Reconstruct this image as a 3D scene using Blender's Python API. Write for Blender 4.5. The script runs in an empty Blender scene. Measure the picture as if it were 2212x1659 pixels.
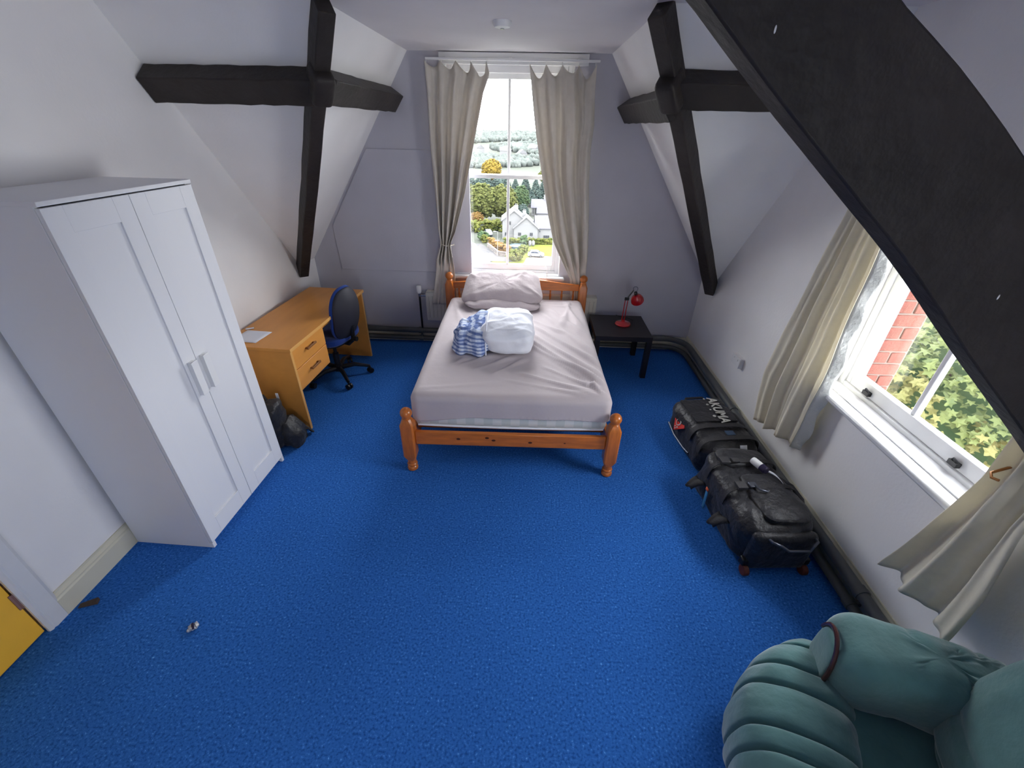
import bpy, bmesh, math, random
from math import sin, cos, pi, radians, sqrt, exp
from mathutils import Vector, Matrix, noise
random.seed(7)
SC = bpy.context.scene
COL = SC.collection
NZ = lambda x, y, z: noise.noise(Vector((x, y, z)))

# ------------------------------------------------------------------ camera, sky, light, exposure
CAM_F, PITCH, YAW, ROLL, CAM_H = 921.455, 0.545, -0.033, 0.022, 2.169
fw = Vector((sin(YAW)*cos(PITCH), cos(YAW)*cos(PITCH), -sin(PITCH)))
rt = Vector((cos(YAW), -sin(YAW), 0)); up = rt.cross(fw)
r2 = cos(ROLL)*rt + sin(ROLL)*up; u2 = -sin(ROLL)*rt + cos(ROLL)*up
cd = bpy.data.cameras.new('camera'); cam = bpy.data.objects.new('camera', cd); COL.objects.link(cam)
cd.sensor_fit = 'HORIZONTAL'; cd.sensor_width = 36.0; cd.lens = CAM_F/2212*36.0
cd.clip_start = 0.02; cd.clip_end = 3000
cam.matrix_world = Matrix(((r2.x, u2.x, -fw.x, 0), (r2.y, u2.y, -fw.y, 0), (r2.z, u2.z, -fw.z, CAM_H), (0, 0, 0, 1)))
SC.camera = cam
SKY = 25.0
w = bpy.data.worlds.new('sky'); SC.world = w; w.use_nodes = True
bg = w.node_tree.nodes['Background']; bg.inputs[0].default_value = (0.95, 0.955, 1.0, 1); bg.inputs[1].default_value = SKY
def portal(name, loc, rot, sx, sy):
    l = bpy.data.lights.new(name, 'AREA'); l.shape = 'RECTANGLE'; l.size = sx; l.size_y = sy
    o = bpy.data.objects.new(name, l); COL.objects.link(o); o.location = loc; o.rotation_euler = rot
    l.cycles.is_portal = True
portal('window_portal', (-0.23, 4.86, 1.71), (radians(-90), 0, 0), 1.2, 1.9)
portal('window_portal', (2.19, 1.82, 1.42), (0, radians(90), 0), 1.2, 1.1)
portal('window_portal', (0.94, -2.56, 0.985), (radians(90), 0, 0), 0.76, 1.18)  # sampling portal for the added rear window
SC.view_settings.view_transform = 'Standard'; SC.view_settings.look = 'None'
SC.view_settings.gamma = 1.0; SC.view_settings.use_curve_mapping = False
SC.view_settings.exposure = 0.0
SC.cycles.max_bounces = 14; SC.cycles.diffuse_bounces = 8; SC.cycles.transparent_max_bounces = 16
SC.cycles.glossy_bounces = 4; SC.cycles.sample_clamp_indirect = 8; SC.cycles.use_denoising = True
SC.cycles.caustics_reflective = False; SC.cycles.caustics_refractive = False

# ------------------------------------------------------------------ materials
def lin(c):
    c = c/255.0
    return c/12.92 if c <= 0.04045 else ((c+0.055)/1.055)**2.4
def S(r, g, b): return (lin(r), lin(g), lin(b))
def mat(name, rgb, rough=0.6, spec=0.3, var=0.0, vscale=6.0, stretch=(1, 1, 1), bump=0.0, bscale=150.0,
        metal=0.0, rgb2=None, detail=3.0, trans=0.0, sheen=0.0, coat=0.0, lo=0.3, hi=0.7):
    m = bpy.data.materials.new(name); m.use_nodes = True
    nt = m.node_tree; p = nt.nodes['Principled BSDF']
    p.inputs['Roughness'].default_value = rough; p.inputs['Specular IOR Level'].default_value = spec
    p.inputs['Metallic'].default_value = metal
    if sheen: p.inputs['Sheen Weight'].default_value = sheen
    if coat: p.inputs['Coat Weight'].default_value = coat; p.inputs['Coat Roughness'].default_value = 0.15
    p.inputs['Base Color'].default_value = (*rgb, 1)
    tc = nt.nodes.new('ShaderNodeTexCoord'); mp = nt.nodes.new('ShaderNodeMapping')
    mp.inputs['Scale'].default_value = stretch; nt.links.new(tc.outputs['Object'], mp.inputs['Vector'])
    if var or rgb2:
        n = nt.nodes.new('ShaderNodeTexNoise'); n.inputs['Scale'].default_value = vscale; n.inputs['Detail'].default_value = detail
        nt.links.new(mp.outputs[0], n.inputs['Vector'])
        r = nt.nodes.new('ShaderNodeValToRGB'); r.color_ramp.elements[0].position = lo; r.color_ramp.elements[1].position = hi
        a = tuple(max(0, c*(1-var)) for c in rgb); b = rgb2 if rgb2 else tuple(min(1, c*(1+var)) for c in rgb)
        r.color_ramp.elements[0].color = (*a, 1); r.color_ramp.elements[1].color = (*b, 1)
        nt.links.new(n.outputs['Fac'], r.inputs[0]); nt.links.new(r.outputs[0], p.inputs['Base Color'])
    if bump:
        n2 = nt.nodes.new('ShaderNodeTexNoise'); n2.inputs['Scale'].default_value = bscale; n2.inputs['Detail'].default_value = 4
        nt.links.new(mp.outputs[0], n2.inputs['Vector'])
        b = nt.nodes.new('ShaderNodeBump'); b.inputs['Strength'].default_value = bump; b.inputs['Distance'].default_value = 0.02
        nt.links.new(n2.outputs['Fac'], b.inputs['Height']); nt.links.new(b.outputs[0], p.inputs['Normal'])
    if trans:
        out = nt.nodes['Material Output']; t = nt.nodes.new('ShaderNodeBsdfTranslucent'); t.inputs[0].default_value = (*rgb, 1)
        mx = nt.nodes.new('ShaderNodeMixShader'); mx.inputs[0].default_value = trans
        nt.links.new(p.outputs[0], mx.inputs[1]); nt.links.new(t.outputs[0], mx.inputs[2]); nt.links.new(mx.outputs[0], out.inputs[0])
    return m
M = {}
M['paint'] = mat('white_wall_paint', (0.83, 0.82, 0.815), 0.75, 0.2, var=0.03, vscale=2, bump=0.06, bscale=60)
M['lilac'] = mat('lilac_grey_paint', (0.47, 0.465, 0.52), 0.7, 0.2, var=0.03, vscale=3, bump=0.06, bscale=60)
M['ceil'] = mat('ceiling_paint', (0.73, 0.705, 0.72), 0.8, 0.2, var=0.03, vscale=2, bump=0.05, bscale=60)
M['gloss'] = mat('white_gloss_paint', (0.70, 0.705, 0.715), 0.25, 0.5, var=0.02, vscale=8, bump=0.03, bscale=25)
M['cream'] = mat('cream_gloss_paint', (0.66, 0.63, 0.50), 0.35, 0.4, var=0.03)
M['timber'] = mat('dark_stained_timber', (0.026, 0.021, 0.019), 0.55, 0.3, var=0.3, vscale=4, stretch=(1, 1, 1), bump=0.25, bscale=22)
M['grey_pipe'] = mat('dark_grey_pipe_paint', (0.085, 0.090, 0.090), 0.45, 0.4, var=0.15)
M['white_lam'] = mat('white_laminate', (0.76, 0.765, 0.785), 0.35, 0.4)
M['white_plastic'] = mat('white_plastic', (0.78, 0.78, 0.78), 0.35, 0.5)
M['beech'] = mat('beech_laminate', (0.66, 0.285, 0.060), 0.38, 0.4, var=0.05, vscale=2.5, stretch=(5, 1, 5), detail=4)
M['beech_edge'] = mat('beech_edging', (0.72, 0.38, 0.11), 0.4, 0.4)
M['beech_dark'] = mat('brown_handle', (0.22, 0.09, 0.025), 0.45, 0.4)
M['pine'] = mat('varnished_pine', (0.52, 0.145, 0.018), 0.3, 0.5, var=0.22, vscale=3, stretch=(2, 14, 14), detail=5, coat=0.3)
M['pine_v'] = mat('varnished_pine_upright', (0.49, 0.135, 0.018), 0.3, 0.5, var=0.22, vscale=3, stretch=(14, 14, 2), detail=5, coat=0.3)
M['knot'] = mat('pine_knot', (0.06, 0.015, 0.005), 0.5)
M['blackwood'] = mat('black_brown_laminate', (0.009, 0.0065, 0.009), 0.4, 0.4)
M['sheet'] = mat('mauve_grey_sheet', (0.52, 0.46, 0.47), 0.8, 0.15, var=0.03, vscale=3, bump=0.12, bscale=14, sheen=0.2)
M['pillowcase'] = mat('mauve_grey_pillowcase', (0.47, 0.41, 0.42), 0.85, 0.15, var=0.04, bump=0.5, bscale=9, sheen=0.2)
M['white_cotton'] = mat('white_cotton', (0.78, 0.80, 0.87), 0.85, 0.15, bump=0.4, bscale=9, sheen=0.2)
M['curtain'] = mat('beige_curtain_cloth', (0.66, 0.615, 0.55), 0.85, 0.1, var=0.04, vscale=20, bump=0.1, bscale=60, trans=0.16)
M['curtain2'] = mat('cream_curtain_cloth', (0.78, 0.74, 0.62), 0.85, 0.1, var=0.04, vscale=20, bump=0.1, bscale=60, trans=0.25)
M['lining'] = mat('white_lining_cloth', (0.74, 0.75, 0.72), 0.8, 0.1, bump=0.5, bscale=30, trans=0.15)
M['black_fabric'] = mat('black_nylon', (0.014, 0.014, 0.018), 0.5, 0.4, var=0.35, vscale=10, bump=0.8, bscale=18, sheen=0.08)
M['black_strap'] = mat('black_webbing', (0.034, 0.033, 0.036), 0.6, 0.3, bump=0.3, bscale=200)
M['black_plastic'] = mat('black_plastic', (0.008, 0.008, 0.010), 0.4, 0.4)
M['dark_metal'] = mat('dark_grey_metal', (0.10, 0.11, 0.14), 0.3, 0.5, metal=0.7)
M['chrome'] = mat('chrome', (0.6, 0.6, 0.62), 0.2, 0.5, metal=1.0)
M['brass'] = mat('copper_hook', (0.45, 0.20, 0.07), 0.35, 0.5, metal=0.6)
M['grey_label'] = mat('grey_letter_print', (0.55, 0.55, 0.50), 0.6)
M['red_print'] = mat('red_patch', (0.62, 0.035, 0.025), 0.55)
M['white_print'] = mat('white_print', (0.75, 0.68, 0.62), 0.6)
M['blue_print'] = mat('blue_tag_print', (0.05, 0.22, 0.42), 0.5)
M['slate_print'] = mat('slate_blue_tab', (0.035, 0.07, 0.13), 0.5)
M['orange_print'] = mat('orange_tag_print', (0.70, 0.12, 0.04), 0.5)
M['red_wheel'] = mat('red_brown_wheel', (0.12, 0.030, 0.020), 0.5)
M['purple'] = mat('dark_purple_plastic', (0.02, 0.015, 0.045), 0.4)
M['velour'] = mat('teal_green_velour', (0.085, 0.195, 0.195), 0.9, 0.1, var=0.16, vscale=7, bump=0.12, bscale=40, sheen=0.55)
M['mahogany'] = mat('dark_red_wood', (0.05, 0.012, 0.010), 0.25, 0.5, coat=0.5)
M['blue_fabric'] = mat('royal_blue_upholstery', (0.012, 0.040, 0.20), 0.9, 0.1, bump=0.2, bscale=200, sheen=0.2)
M['chair_shell'] = mat('dark_chair_shell', (0.018, 0.018, 0.028), 0.6, 0.3)
M['lamp_red'] = mat('red_enamel', (0.42, 0.006, 0.012), 0.2, 0.6, coat=0.5)
M['paper'] = mat('white_paper', (0.74, 0.75, 0.80), 0.8, 0.1)
M['yellow'] = mat('yellow_door_paint', (0.95, 0.52, 0.05), 0.4, 0.4, var=0.03)
M['steel'] = mat('brown_steel_hinge', (0.30, 0.17, 0.15), 0.5, 0.4, metal=0.2)
M['rad'] = mat('cream_radiator_enamel', (0.62, 0.60, 0.53), 0.35, 0.4)
M['dkbrown'] = mat('brown_rubber', (0.085, 0.058, 0.045), 0.7)
M['foil'] = mat('silver_foil', (0.75, 0.74, 0.72), 0.3, 0.5, metal=0.6, bump=0.6, bscale=120)
M['outside_wall'] = mat('outside_masonry', (0.35, 0.18, 0.13), 0.9, 0.1)
# carpet : blue loop pile with pale and dark flecks
def carpet():
    m = mat('blue_flecked_carpet', (0.030, 0.149, 0.507), 0.95, 0.05, bump=0.25, bscale=260)
    nt = m.node_tree; p = nt.nodes['Principled BSDF']; tc = nt.nodes['Texture Coordinate']
    def ramp(scale, els, detail=2):
        n = nt.nodes.new('ShaderNodeTexNoise'); n.inputs['Scale'].default_value = scale; n.inputs['Detail'].default_value = detail
        nt.links.new(tc.outputs['Object'], n.inputs['Vector'])
        r = nt.nodes.new('ShaderNodeValToRGB'); r.color_ramp.elements.remove(r.color_ramp.elements[0])
        r.color_ramp.elements[0].position = els[0][0]; r.color_ramp.elements[0].color = els[0][1]
        for pos, c in els[1:]:
            e = r.color_ramp.elements.new(pos); e.color = c
        nt.links.new(n.outputs['Fac'], r.inputs[0]); return r
    b = (0.030, 0.149, 0.507, 1)
    a = ramp(95, [(0.0, (0.014, 0.070, 0.254, 1)), (0.36, (0.019, 0.102, 0.361, 1)), (0.46, b), (0.62, (0.038, 0.170, 0.556, 1)), (0.70, (0.081, 0.263, 0.702, 1)), (0.76, (0.176, 0.438, 0.800, 1))])
    c = ramp(1.3, [(0.3, (0.86, 0.86, 0.88, 1)), (0.7, (1.0, 1.0, 1.0, 1))], 3)
    mx = nt.nodes.new('ShaderNodeMix'); mx.data_type = 'RGBA'; mx.blend_type = 'MULTIPLY'; mx.inputs[0].default_value = 1
    nt.links.new(a.outputs[0], mx.inputs[6]); nt.links.new(c.outputs[0], mx.inputs[7]); nt.links.new(mx.outputs[2], p.inputs['Base Color'])
    return m
M['carpet'] = carpet()
def glass():
    m = bpy.data.materials.new('window_glass'); m.use_nodes = True; nt = m.node_tree
    nt.nodes.remove(nt.nodes['Principled BSDF'])
    t = nt.nodes.new('ShaderNodeBsdfTransparent'); t.inputs[0].default_value = (0.96, 0.97, 0.965, 1)
    g = nt.nodes.new('ShaderNodeBsdfGlossy'); g.inputs['Roughness'].default_value = 0.02
    mx = nt.nodes.new('ShaderNodeMixShader'); mx.inputs[0].default_value = 0.05
    nt.links.new(t.outputs[0], mx.inputs[1]); nt.links.new(g.outputs[0], mx.inputs[2])
    nt.links.new(mx.outputs[0], nt.nodes['Material Output'].inputs[0]); return m
M['glass'] = glass()
def plaid():
    m = mat('blue_check_cotton', (0.6, 0.64, 0.74), 0.85, 0.1, bump=0.3, bscale=14)
    nt = m.node_tree; p = nt.nodes['Principled BSDF']; tc = nt.nodes['Texture Coordinate']
    col = None
    for ax, sc, dark in (('Z', 22, (0.20, 0.25, 0.40)), ('X', 9, (0.40, 0.45, 0.56)), ('Y', 13, (0.36, 0.41, 0.54))):
        wv = nt.nodes.new('ShaderNodeTexWave'); wv.bands_direction = ax; wv.inputs['Scale'].default_value = sc/2.0
        wv.inputs['Distortion'].default_value = 1.2; wv.inputs['Detail'].default_value = 1
        nt.links.new(tc.outputs['Object'], wv.inputs['Vector'])
        r = nt.nodes.new('ShaderNodeValToRGB'); r.color_ramp.elements[0].position = 0.52; r.color_ramp.elements[1].position = 0.62
        r.color_ramp.elements[0].color = (0.95, 0.97, 1, 1); r.color_ramp.elements[1].color = (*[min(1, 1.5*c) for c in dark], 1)
        nt.links.new(wv.outputs['Fac'], r.inputs[0])
        if col is None: col = r.outputs[0]
        else:
            mx = nt.nodes.new('ShaderNodeMix'); mx.data_type = 'RGBA'; mx.blend_type = 'MULTIPLY'; mx.inputs[0].default_value = 0.8
            nt.links.new(col, mx.inputs[6]); nt.links.new(r.outputs[0], mx.inputs[7]); col = mx.outputs[2]
    mx = nt.nodes.new('ShaderNodeMix'); mx.data_type = 'RGBA'; mx.blend_type = 'MULTIPLY'; mx.inputs[0].default_value = 1
    mx.inputs[7].default_value = (0.74, 0.77, 0.83, 1)
    nt.links.new(col, mx.inputs[6]); nt.links.new(mx.outputs[2], p.inputs['Base Color'])
    return m
M['plaid'] = plaid()
def damask():
    m = mat('white_damask_ticking', (0.62, 0.66, 0.64), 0.6, 0.3)
    nt = m.node_tree; p = nt.nodes['Principled BSDF']; tc = nt.nodes['Texture Coordinate']
    ck = nt.nodes.new('ShaderNodeTexChecker'); ck.inputs['Scale'].default_value = 16
    ck.inputs[1].default_value = (0.55, 0.60, 0.59, 1); ck.inputs[2].default_value = (0.67, 0.69, 0.68, 1)
    nt.links.new(tc.outputs['Object'], ck.inputs['Vector']); nt.links.new(ck.outputs[0], p.inputs['Base Color'])
    return m
M['damask'] = damask()

# ------------------------------------------------------------------ mesh building
class MB:
    def __init__(s): s.v = []; s.f = []
    def add(s, vs, fs):
        k = len(s.v); s.v += [tuple(p) for p in vs]; s.f += [tuple(i+k for i in f) for f in fs]; return s
    def hexa(s, p):     # 8 corners: bottom 4 then top 4
        return s.add(p, [(3, 2, 1, 0), (4, 5, 6, 7), (0, 1, 5, 4), (1, 2, 6, 5), (2, 3, 7, 6), (3, 0, 4, 7)])
    def box(s, a, b, mtx=None):
        x0, y0, z0 = a; x1, y1, z1 = b
        p = [(x0, y0, z0), (x1, y0, z0), (x1, y1, z0), (x0, y1, z0), (x0, y0, z1), (x1, y0, z1), (x1, y1, z1), (x0, y1, z1)]
        if mtx is not None: p = [tuple(mtx @ Vector(q)) for q in p]
        return s.hexa(p)
    def prism(s, pts, fn, a, b):     # polygon extruded from a to b, fn(u, v, t) -> xyz
        n = len(pts); vs = [fn(u, v, a) for u, v in pts] + [fn(u, v, b) for u, v in pts]
        fs = [tuple(range(n))[::-1], tuple(range(n, 2*n))] + [(i, (i+1) % n, (i+1) % n+n, i+n) for i in range(n)]
        return s.add(vs, fs)
    def tube(s, pts, r, n=10, cap=True, flat=1.0):
        pts = [Vector(p) for p in pts]; rs = r if isinstance(r, (list, tuple)) else [r]*len(pts)
        T = []
        for i in range(len(pts)):
            a = pts[max(i-1, 0)]; b = pts[min(i+1, len(pts)-1)]; T.append((b-a).normalized())
        ref = Vector((0, 0, 1)) if abs(T[0].z) < 0.9 else Vector((1, 0, 0))
        N = (ref-T[0]*ref.dot(T[0])).normalized(); vs = []
        for i, p in enumerate(pts):
            N = (N-T[i]*N.dot(T[i])).normalized(); B = T[i].cross(N)
            for k in range(n):
                a = 2*pi*k/n; vs.append(p+(N*cos(a)*flat+B*sin(a))*rs[i])
        fs = [(i*n+k, i*n+(k+1) % n, (i+1)*n+(k+1) % n, (i+1)*n+k) for i in range(len(pts)-1) for k in range(n)]
        if cap: fs += [tuple(range(n))[::-1], tuple(range((len(pts)-1)*n, len(pts)*n))]
        return s.add(vs, fs)
    def lathe(s, prof, n=16, mtx=None):      # prof: list of (r, z), axis z
        vs = []; m = mtx or Matrix()
        for r, z in prof:
            for k in range(n):
                a = 2*pi*k/n; vs.append(m @ Vector((r*cos(a), r*sin(a), z)))
        L = len(prof)
        fs = [(i*n+k, i*n+(k+1) % n, (i+1)*n+(k+1) % n, (i+1)*n+k) for i in range(L-1) for k in range(n)]
        fs += [tuple(range(n))[::-1], tuple(range((L-1)*n, L*n))]
        return s.add(vs, fs)
    def grid(s, fn, nu, nv, wrap=False):
        vs = [fn(i/nu, j/nv) for j in range(nv+1) for i in range(nu+(0 if wrap else 1))]
        W = nu if wrap else nu+1
        fs = [(j*W+i, j*W+(i+1) % W, (j+1)*W+(i+1) % W, (j+1)*W+i) for j in range(nv) for i in range(nu)]
        return s.add(vs, fs)
    def lump(s, c, rad, e1=0.5, e2=0.5, nu=40, nv=20, disp=None, mtx=None):   # superellipsoid
        sp = lambda x, e: math.copysign(abs(x)**e, x)
        vs = []; m = mtx or Matrix()
        for j in range(nv+1):
            v = -pi/2+pi*j/nv
            for i in range(nu):
                u = 2*pi*i/nu
                d = Vector((sp(cos(v), e1)*sp(cos(u), e2), sp(cos(v), e1)*sp(sin(u), e2), sp(sin(v), e1)))
                p = Vector((d.x*rad[0], d.y*rad[1], d.z*rad[2]))
                if disp: p = Vector(disp(p, d))
                vs.append(m @ (p+Vector(c)))
        fs = [(j*nu+i, j*nu+(i+1) % nu, (j+1)*nu+(i+1) % nu, (j+1)*nu+i) for j in range(nv) for i in range(nu)]
        return s.add(vs, fs)
    def rbox(s, a, b, r, n=(20, 20, 6), disp=None, bottom=True):     # rounded box with a dense skin
        a = Vector(a); b = Vector(b); c = (a+b)/2; h = (b-a)/2; vs = []; fs = []; idx = {}
        def put(i, j, k):
            if (i, j, k) in idx: return idx[(i, j, k)]
            def co(t, N, H):
                x = -H+2*H*t/N
                return x
            p = Vector((co(i, n[0], h.x), co(j, n[1], h.y), co(k, n[2], h.z)))
            q = Vector([max(-(h[m]-r), min(h[m]-r, p[m])) for m in range(3)]); d = p-q
            if d.length > 1e-9: d.normalize()
            p2 = q+d*r
            nn = d if d.length > 0 else Vector((0, 0, 1))
            o = p2+c
            if disp: o = Vector(disp(o, nn))
            idx[(i, j, k)] = len(vs); vs.append(o); return idx[(i, j, k)]
        X, Y, Z = n
        for i in range(X):
            for j in range(Y):
                fs.append((put(i, j, Z), put(i+1, j, Z), put(i+1, j+1, Z), put(i, j+1, Z)))
                if bottom: fs.append((put(i, j+1, 0), put(i+1, j+1, 0), put(i+1, j, 0), put(i, j, 0)))
        for i in range(X):
            for k in range(Z):
                fs.append((put(i, 0, k), put(i+1, 0, k), put(i+1, 0, k+1), put(i, 0, k+1)))
                fs.append((put(i, Y, k+1), put(i+1, Y, k+1), put(i+1, Y, k), put(i, Y, k)))
        for j in range(Y):
            for k in range(Z):
                fs.append((put(0, j, k+1), put(0, j+1, k+1), put(0, j+1, k), put(0, j, k)))
                fs.append((put(X, j, k), put(X, j+1, k), put(X, j+1, k+1), put(X, j, k+1)))
        return s.add(vs, fs)
    def build(s, name, m, parent=None, smooth=35, bevel=0.0, bseg=2, solid=0.0, sub=0, loc=None, fix=True):
        me = bpy.data.meshes.new(name); me.from_pydata(s.v, [], s.f)
        if fix:
            bm = bmesh.new(); bm.from_mesh(me); bmesh.ops.remove_doubles(bm, verts=bm.verts, dist=1e-6)
            bmesh.ops.recalc_face_normals(bm, faces=bm.faces); bm.to_mesh(me); bm.free()
        me.materials.append(m if not isinstance(m, str) else M[m])
        if smooth:
            me.polygons.foreach_set('use_smooth', [True]*len(me.polygons))
            if smooth < 180: me.set_sharp_from_angle(angle=radians(smooth))
        me.update()
        o = bpy.data.objects.new(name, me); COL.objects.link(o)
        if parent: o.parent = parent
        if loc: o.location = loc
        if bevel:
            md = o.modifiers.new('bevel', 'BEVEL'); md.width = bevel; md.segments = bseg; md.limit_method = 'ANGLE'; md.angle_limit = radians(40)
        if solid:
            md = o.modifiers.new('thickness', 'SOLIDIFY'); md.thickness = solid; md.offset = 0
        if sub:
            md = o.modifiers.new('smooth', 'SUBSURF'); md.levels = sub; md.render_levels = sub
        return o
def tag(o, label=None, cat=None, group=None, kind=None):
    if label: o['label'] = label
    if cat: o['category'] = cat
    if group: o['group'] = group
    if kind: o['kind'] = kind
    return o
def thing(name, label, cat, loc=(0, 0, 0), rz=0.0, group=None, kind=None):
    o = bpy.data.objects.new(name, None); COL.objects.link(o); o.empty_display_size = 0.1
    o.location = loc; o.rotation_euler = (0, 0, rz); return tag(o, label, cat, group, kind)
def structure(name, label=None):
    o = bpy.data.objects.new(name, None); COL.objects.link(o); o['kind'] = 'structure'
    if label: o['label'] = label
    return o
def copy_part(src, parent, loc=None, rot=None, scale=None):
    c = src.copy(); COL.objects.link(c); c.parent = parent
    if loc is not None: c.location = loc
    if rot is not None: c.rotation_euler = rot
    if scale is not None: c.scale = scale
    return c
def frame_rot(z, xh):   # matrix whose columns are x, y, z with z given and x near xh
    z = Vector(z).normalized(); x = Vector(xh); x = (x-z*x.dot(z)).normalized(); y = z.cross(x)
    return Matrix(((x.x, y.x, z.x), (x.y, y.y, z.y), (x.z, y.z, z.z))).to_4x4()
def interp(tbl, t):
    tbl = sorted(tbl)
    if t <= tbl[0][0]: return tbl[0][1]
    for (a, va), (b, vb) in zip(tbl, tbl[1:]):
        if t <= b:
            k = (t-a)/(b-a); return va+(vb-va)*k
    return tbl[-1][1]

# ------------------------------------------------------------------ room shell
XL, XR, YG, YF = -2.29, 1.829, 4.50, -2.30
ZKL, ZKR, ZC, XCL, XCR = 0.92, 0.87, 2.695, -1.10, 0.627
YV, YC, YM = 4.18, 2.78, 1.82
YV2, YC2 = 2*YM-YV, 2*YM-YC
def wall_poly(name, pts, holes, to3, off, m, parent=None):
    bm = bmesh.new(); bm.faces.new([bm.verts.new((u, v, 0)) for u, v in pts])
    for (u0, u1, v0, v1) in holes:
        for co, no in (((u0, 0, 0), (1, 0, 0)), ((u1, 0, 0), (1, 0, 0)), ((0, v0, 0), (0, 1, 0)), ((0, v1, 0), (0, 1, 0))):
            bmesh.ops.bisect_plane(bm, geom=bm.verts[:]+bm.edges[:]+bm.faces[:], plane_co=co, plane_no=no, dist=1e-5)
        dead = [f for f in bm.faces if u0 < f.calc_center_median().x < u1 and v0 < f.calc_center_median().y < v1]
        bmesh.ops.delete(bm, geom=dead, context='FACES')
    for v in bm.verts: v.co = Vector(to3(v.co.x, v.co.y))
    r = bmesh.ops.extrude_face_region(bm, geom=bm.faces[:])
    vs = [e for e in r['geom'] if isinstance(e, bmesh.types.BMVert)]
    bmesh.ops.translate(bm, verts=vs, vec=Vector(off))
    bmesh.ops.recalc_face_normals(bm, faces=bm.faces)
    me = bpy.data.meshes.new(name); bm.to_mesh(me); bm.free(); me.materials.append(M[m])
    o = bpy.data.objects.new(name, me); COL.objects.link(o)
    if parent: o.parent = parent
    else: o['kind'] = 'structure'
    return o
W1 = (-0.795, 0.33, 0.80, 2.62)      # x0 x1 z0 z1 : window in the gable
W2 = (1.31, 2.335, 0.87, 1.91)       # y0 y1 z0 z1 : window in the right wall
DR = (0.20, 1.075, 0.0, 2.02)        # y0 y1 z0 z1 : door in the left wall
side = lambda zk: [(YF, 0), (YG, 0), (YG, zk), (YV, zk), (YC, ZC), (YC2, ZC), (YV2, zk), (YF, zk)]
wall_poly('floor', [(XL-0.14, YF-0.1), (XR+0.1, YF-0.1), (XR+0.1, YG+0.1), (XL-0.14, YG+0.1)], [], lambda u, v: (u, v, 0), (0, 0, -0.15), 'carpet')
wall_poly('wall_left', side(ZKL), [DR], lambda u, v: (XL, u, v), (-0.14, 0, 0), 'paint')
wall_poly('wall_right', side(ZKR), [W2], lambda u, v: (XR, u, v), (0.14, 0, 0), 'paint')
gab = [(XL, 0), (XR, 0), (XR, ZKR), (XCR, ZC), (XCL, ZC), (XL, ZKL)]
wall_back = wall_poly('wall_back', gab, [W1], lambda u, v: (u, YG, v), (0, 0.24, 0), 'lilac')
W3_FILL = (0.58, 1.30, 0.42, 1.55)  # unseen rear window opening, added to let in fill light
wall_poly('wall_front', gab, [W3_FILL], lambda u, v: (u, YF, v), (0, -0.24, 0), 'paint')
ceil_pts = [(XL, YC2), (XL, YC), (XCL, YC), (XCL, YG), (XCR, YG), (XCR, YC), (XR, YC), (XR, YC2), (XCR, YC2), (XCR, YF), (XCL, YF), (XCL, YC2)]
wall_poly('ceiling', ceil_pts, [], lambda u, v: (u, v, ZC), (0, 0, 0.12), 'ceil')
def slope(pts, nrm):
    n = Vector(nrm).normalized()*0.10
    mb = MB(); k = len(pts); vs = [Vector(p) for p in pts]+[Vector(p)+n for p in pts]
    mb.add(vs, [tuple(range(k)), tuple(range(k, 2*k))[::-1]]+[(i, i+k, (i+1) % k+k, (i+1) % k) for i in range(k)])
    o = mb.build('ceiling', 'paint', smooth=0); o['kind'] = 'structure'; return o
for sgn, xw, xc, zk in ((-1, XL, XCL, ZKL), (1, XR, XCR, ZKR)):
    for (yg, yv, yc, sy) in ((YG, YV, YC, 1), (YF, YV2, YC2, -1)):
        slope([(xw, yg, zk), (xw, yv, zk), (xc, yc, ZC), (xc, yg, ZC)], (sgn*(ZC-zk), 0, abs(xc-xw)))
        slope([(xw, yv, zk), (xw, yc, ZC), (xc, yc, ZC)], (0, sy*(ZC-zk), abs(yv-yc)))
# boarded panel on the gable wall, left of the window
MB().prism([(-2.005, 0.81), (-0.60, 0.81), (-0.60, 1.96), (-1.565, 1.96), (-2.025, 1.255)], lambda u, v, t: (u, t, v), YG+0.01, YG-0.014).build('access_panel', 'lilac', wall_back, bevel=0.006, smooth=0)
# baseboards
def profile_board(name, m, path_fn, L0, L1, h=0.15, t=0.022):
    pr = [(0, 0), (t, 0), (t, h*0.72), (t*0.75, h*0.78), (t*0.8, h*0.84), (t*0.35, h*0.93), (t*0.3, h), (0, h)]
    o = MB().prism(pr, path_fn, L0, L1).build(name, m, smooth=0); o['kind'] = 'structure'; return o
profile_board('baseboard_left', 'cream', lambda u, v, t: (XL+u, t, v), 1.15, YG, 0.15)
profile_board('baseboard_right', 'cream', lambda u, v, t: (XR-u, t, v), YF, YG, 0.165)
profile_board('baseboard_back', 'cream', lambda u, v, t: (t, YG-u, v), XL+0.023, XR-0.023, 0.145)
# door and its architrave
dr = structure('door_1', 'yellow painted door at the lower left edge beside the white architrave')
MB().box((XL-0.05, 0.215, 0.008), (XL-0.008, 1.06, 2.0)).build('leaf', 'yellow', dr, bevel=0.003)
hg = MB(); hg.tube([(XL-0.004, 1.063, 0.20), (XL-0.004, 1.063, 0.30)], 0.007); hg.box((XL-0.008, 1.048, 0.20), (XL-0.003, 1.062, 0.30)); hg.build('hinge', 'steel', dr)
hg2 = MB(); hg2.tube([(XL-0.004, 1.063, 1.7), (XL-0.004, 1.063, 1.8)], 0.007); hg2.box((XL-0.008, 1.048, 1.7), (XL-0.003, 1.062, 1.8)); hg2.build('hinge', 'steel', dr)
tr = structure('trim_1', 'white moulded door architrave')
arch = [(0, 0), (0.10, 0), (0.10, 0.014), (0.085, 0.022), (0.03, 0.022), (0.022, 0.016), (0.012, 0.020), (0, 0.012)]
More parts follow.
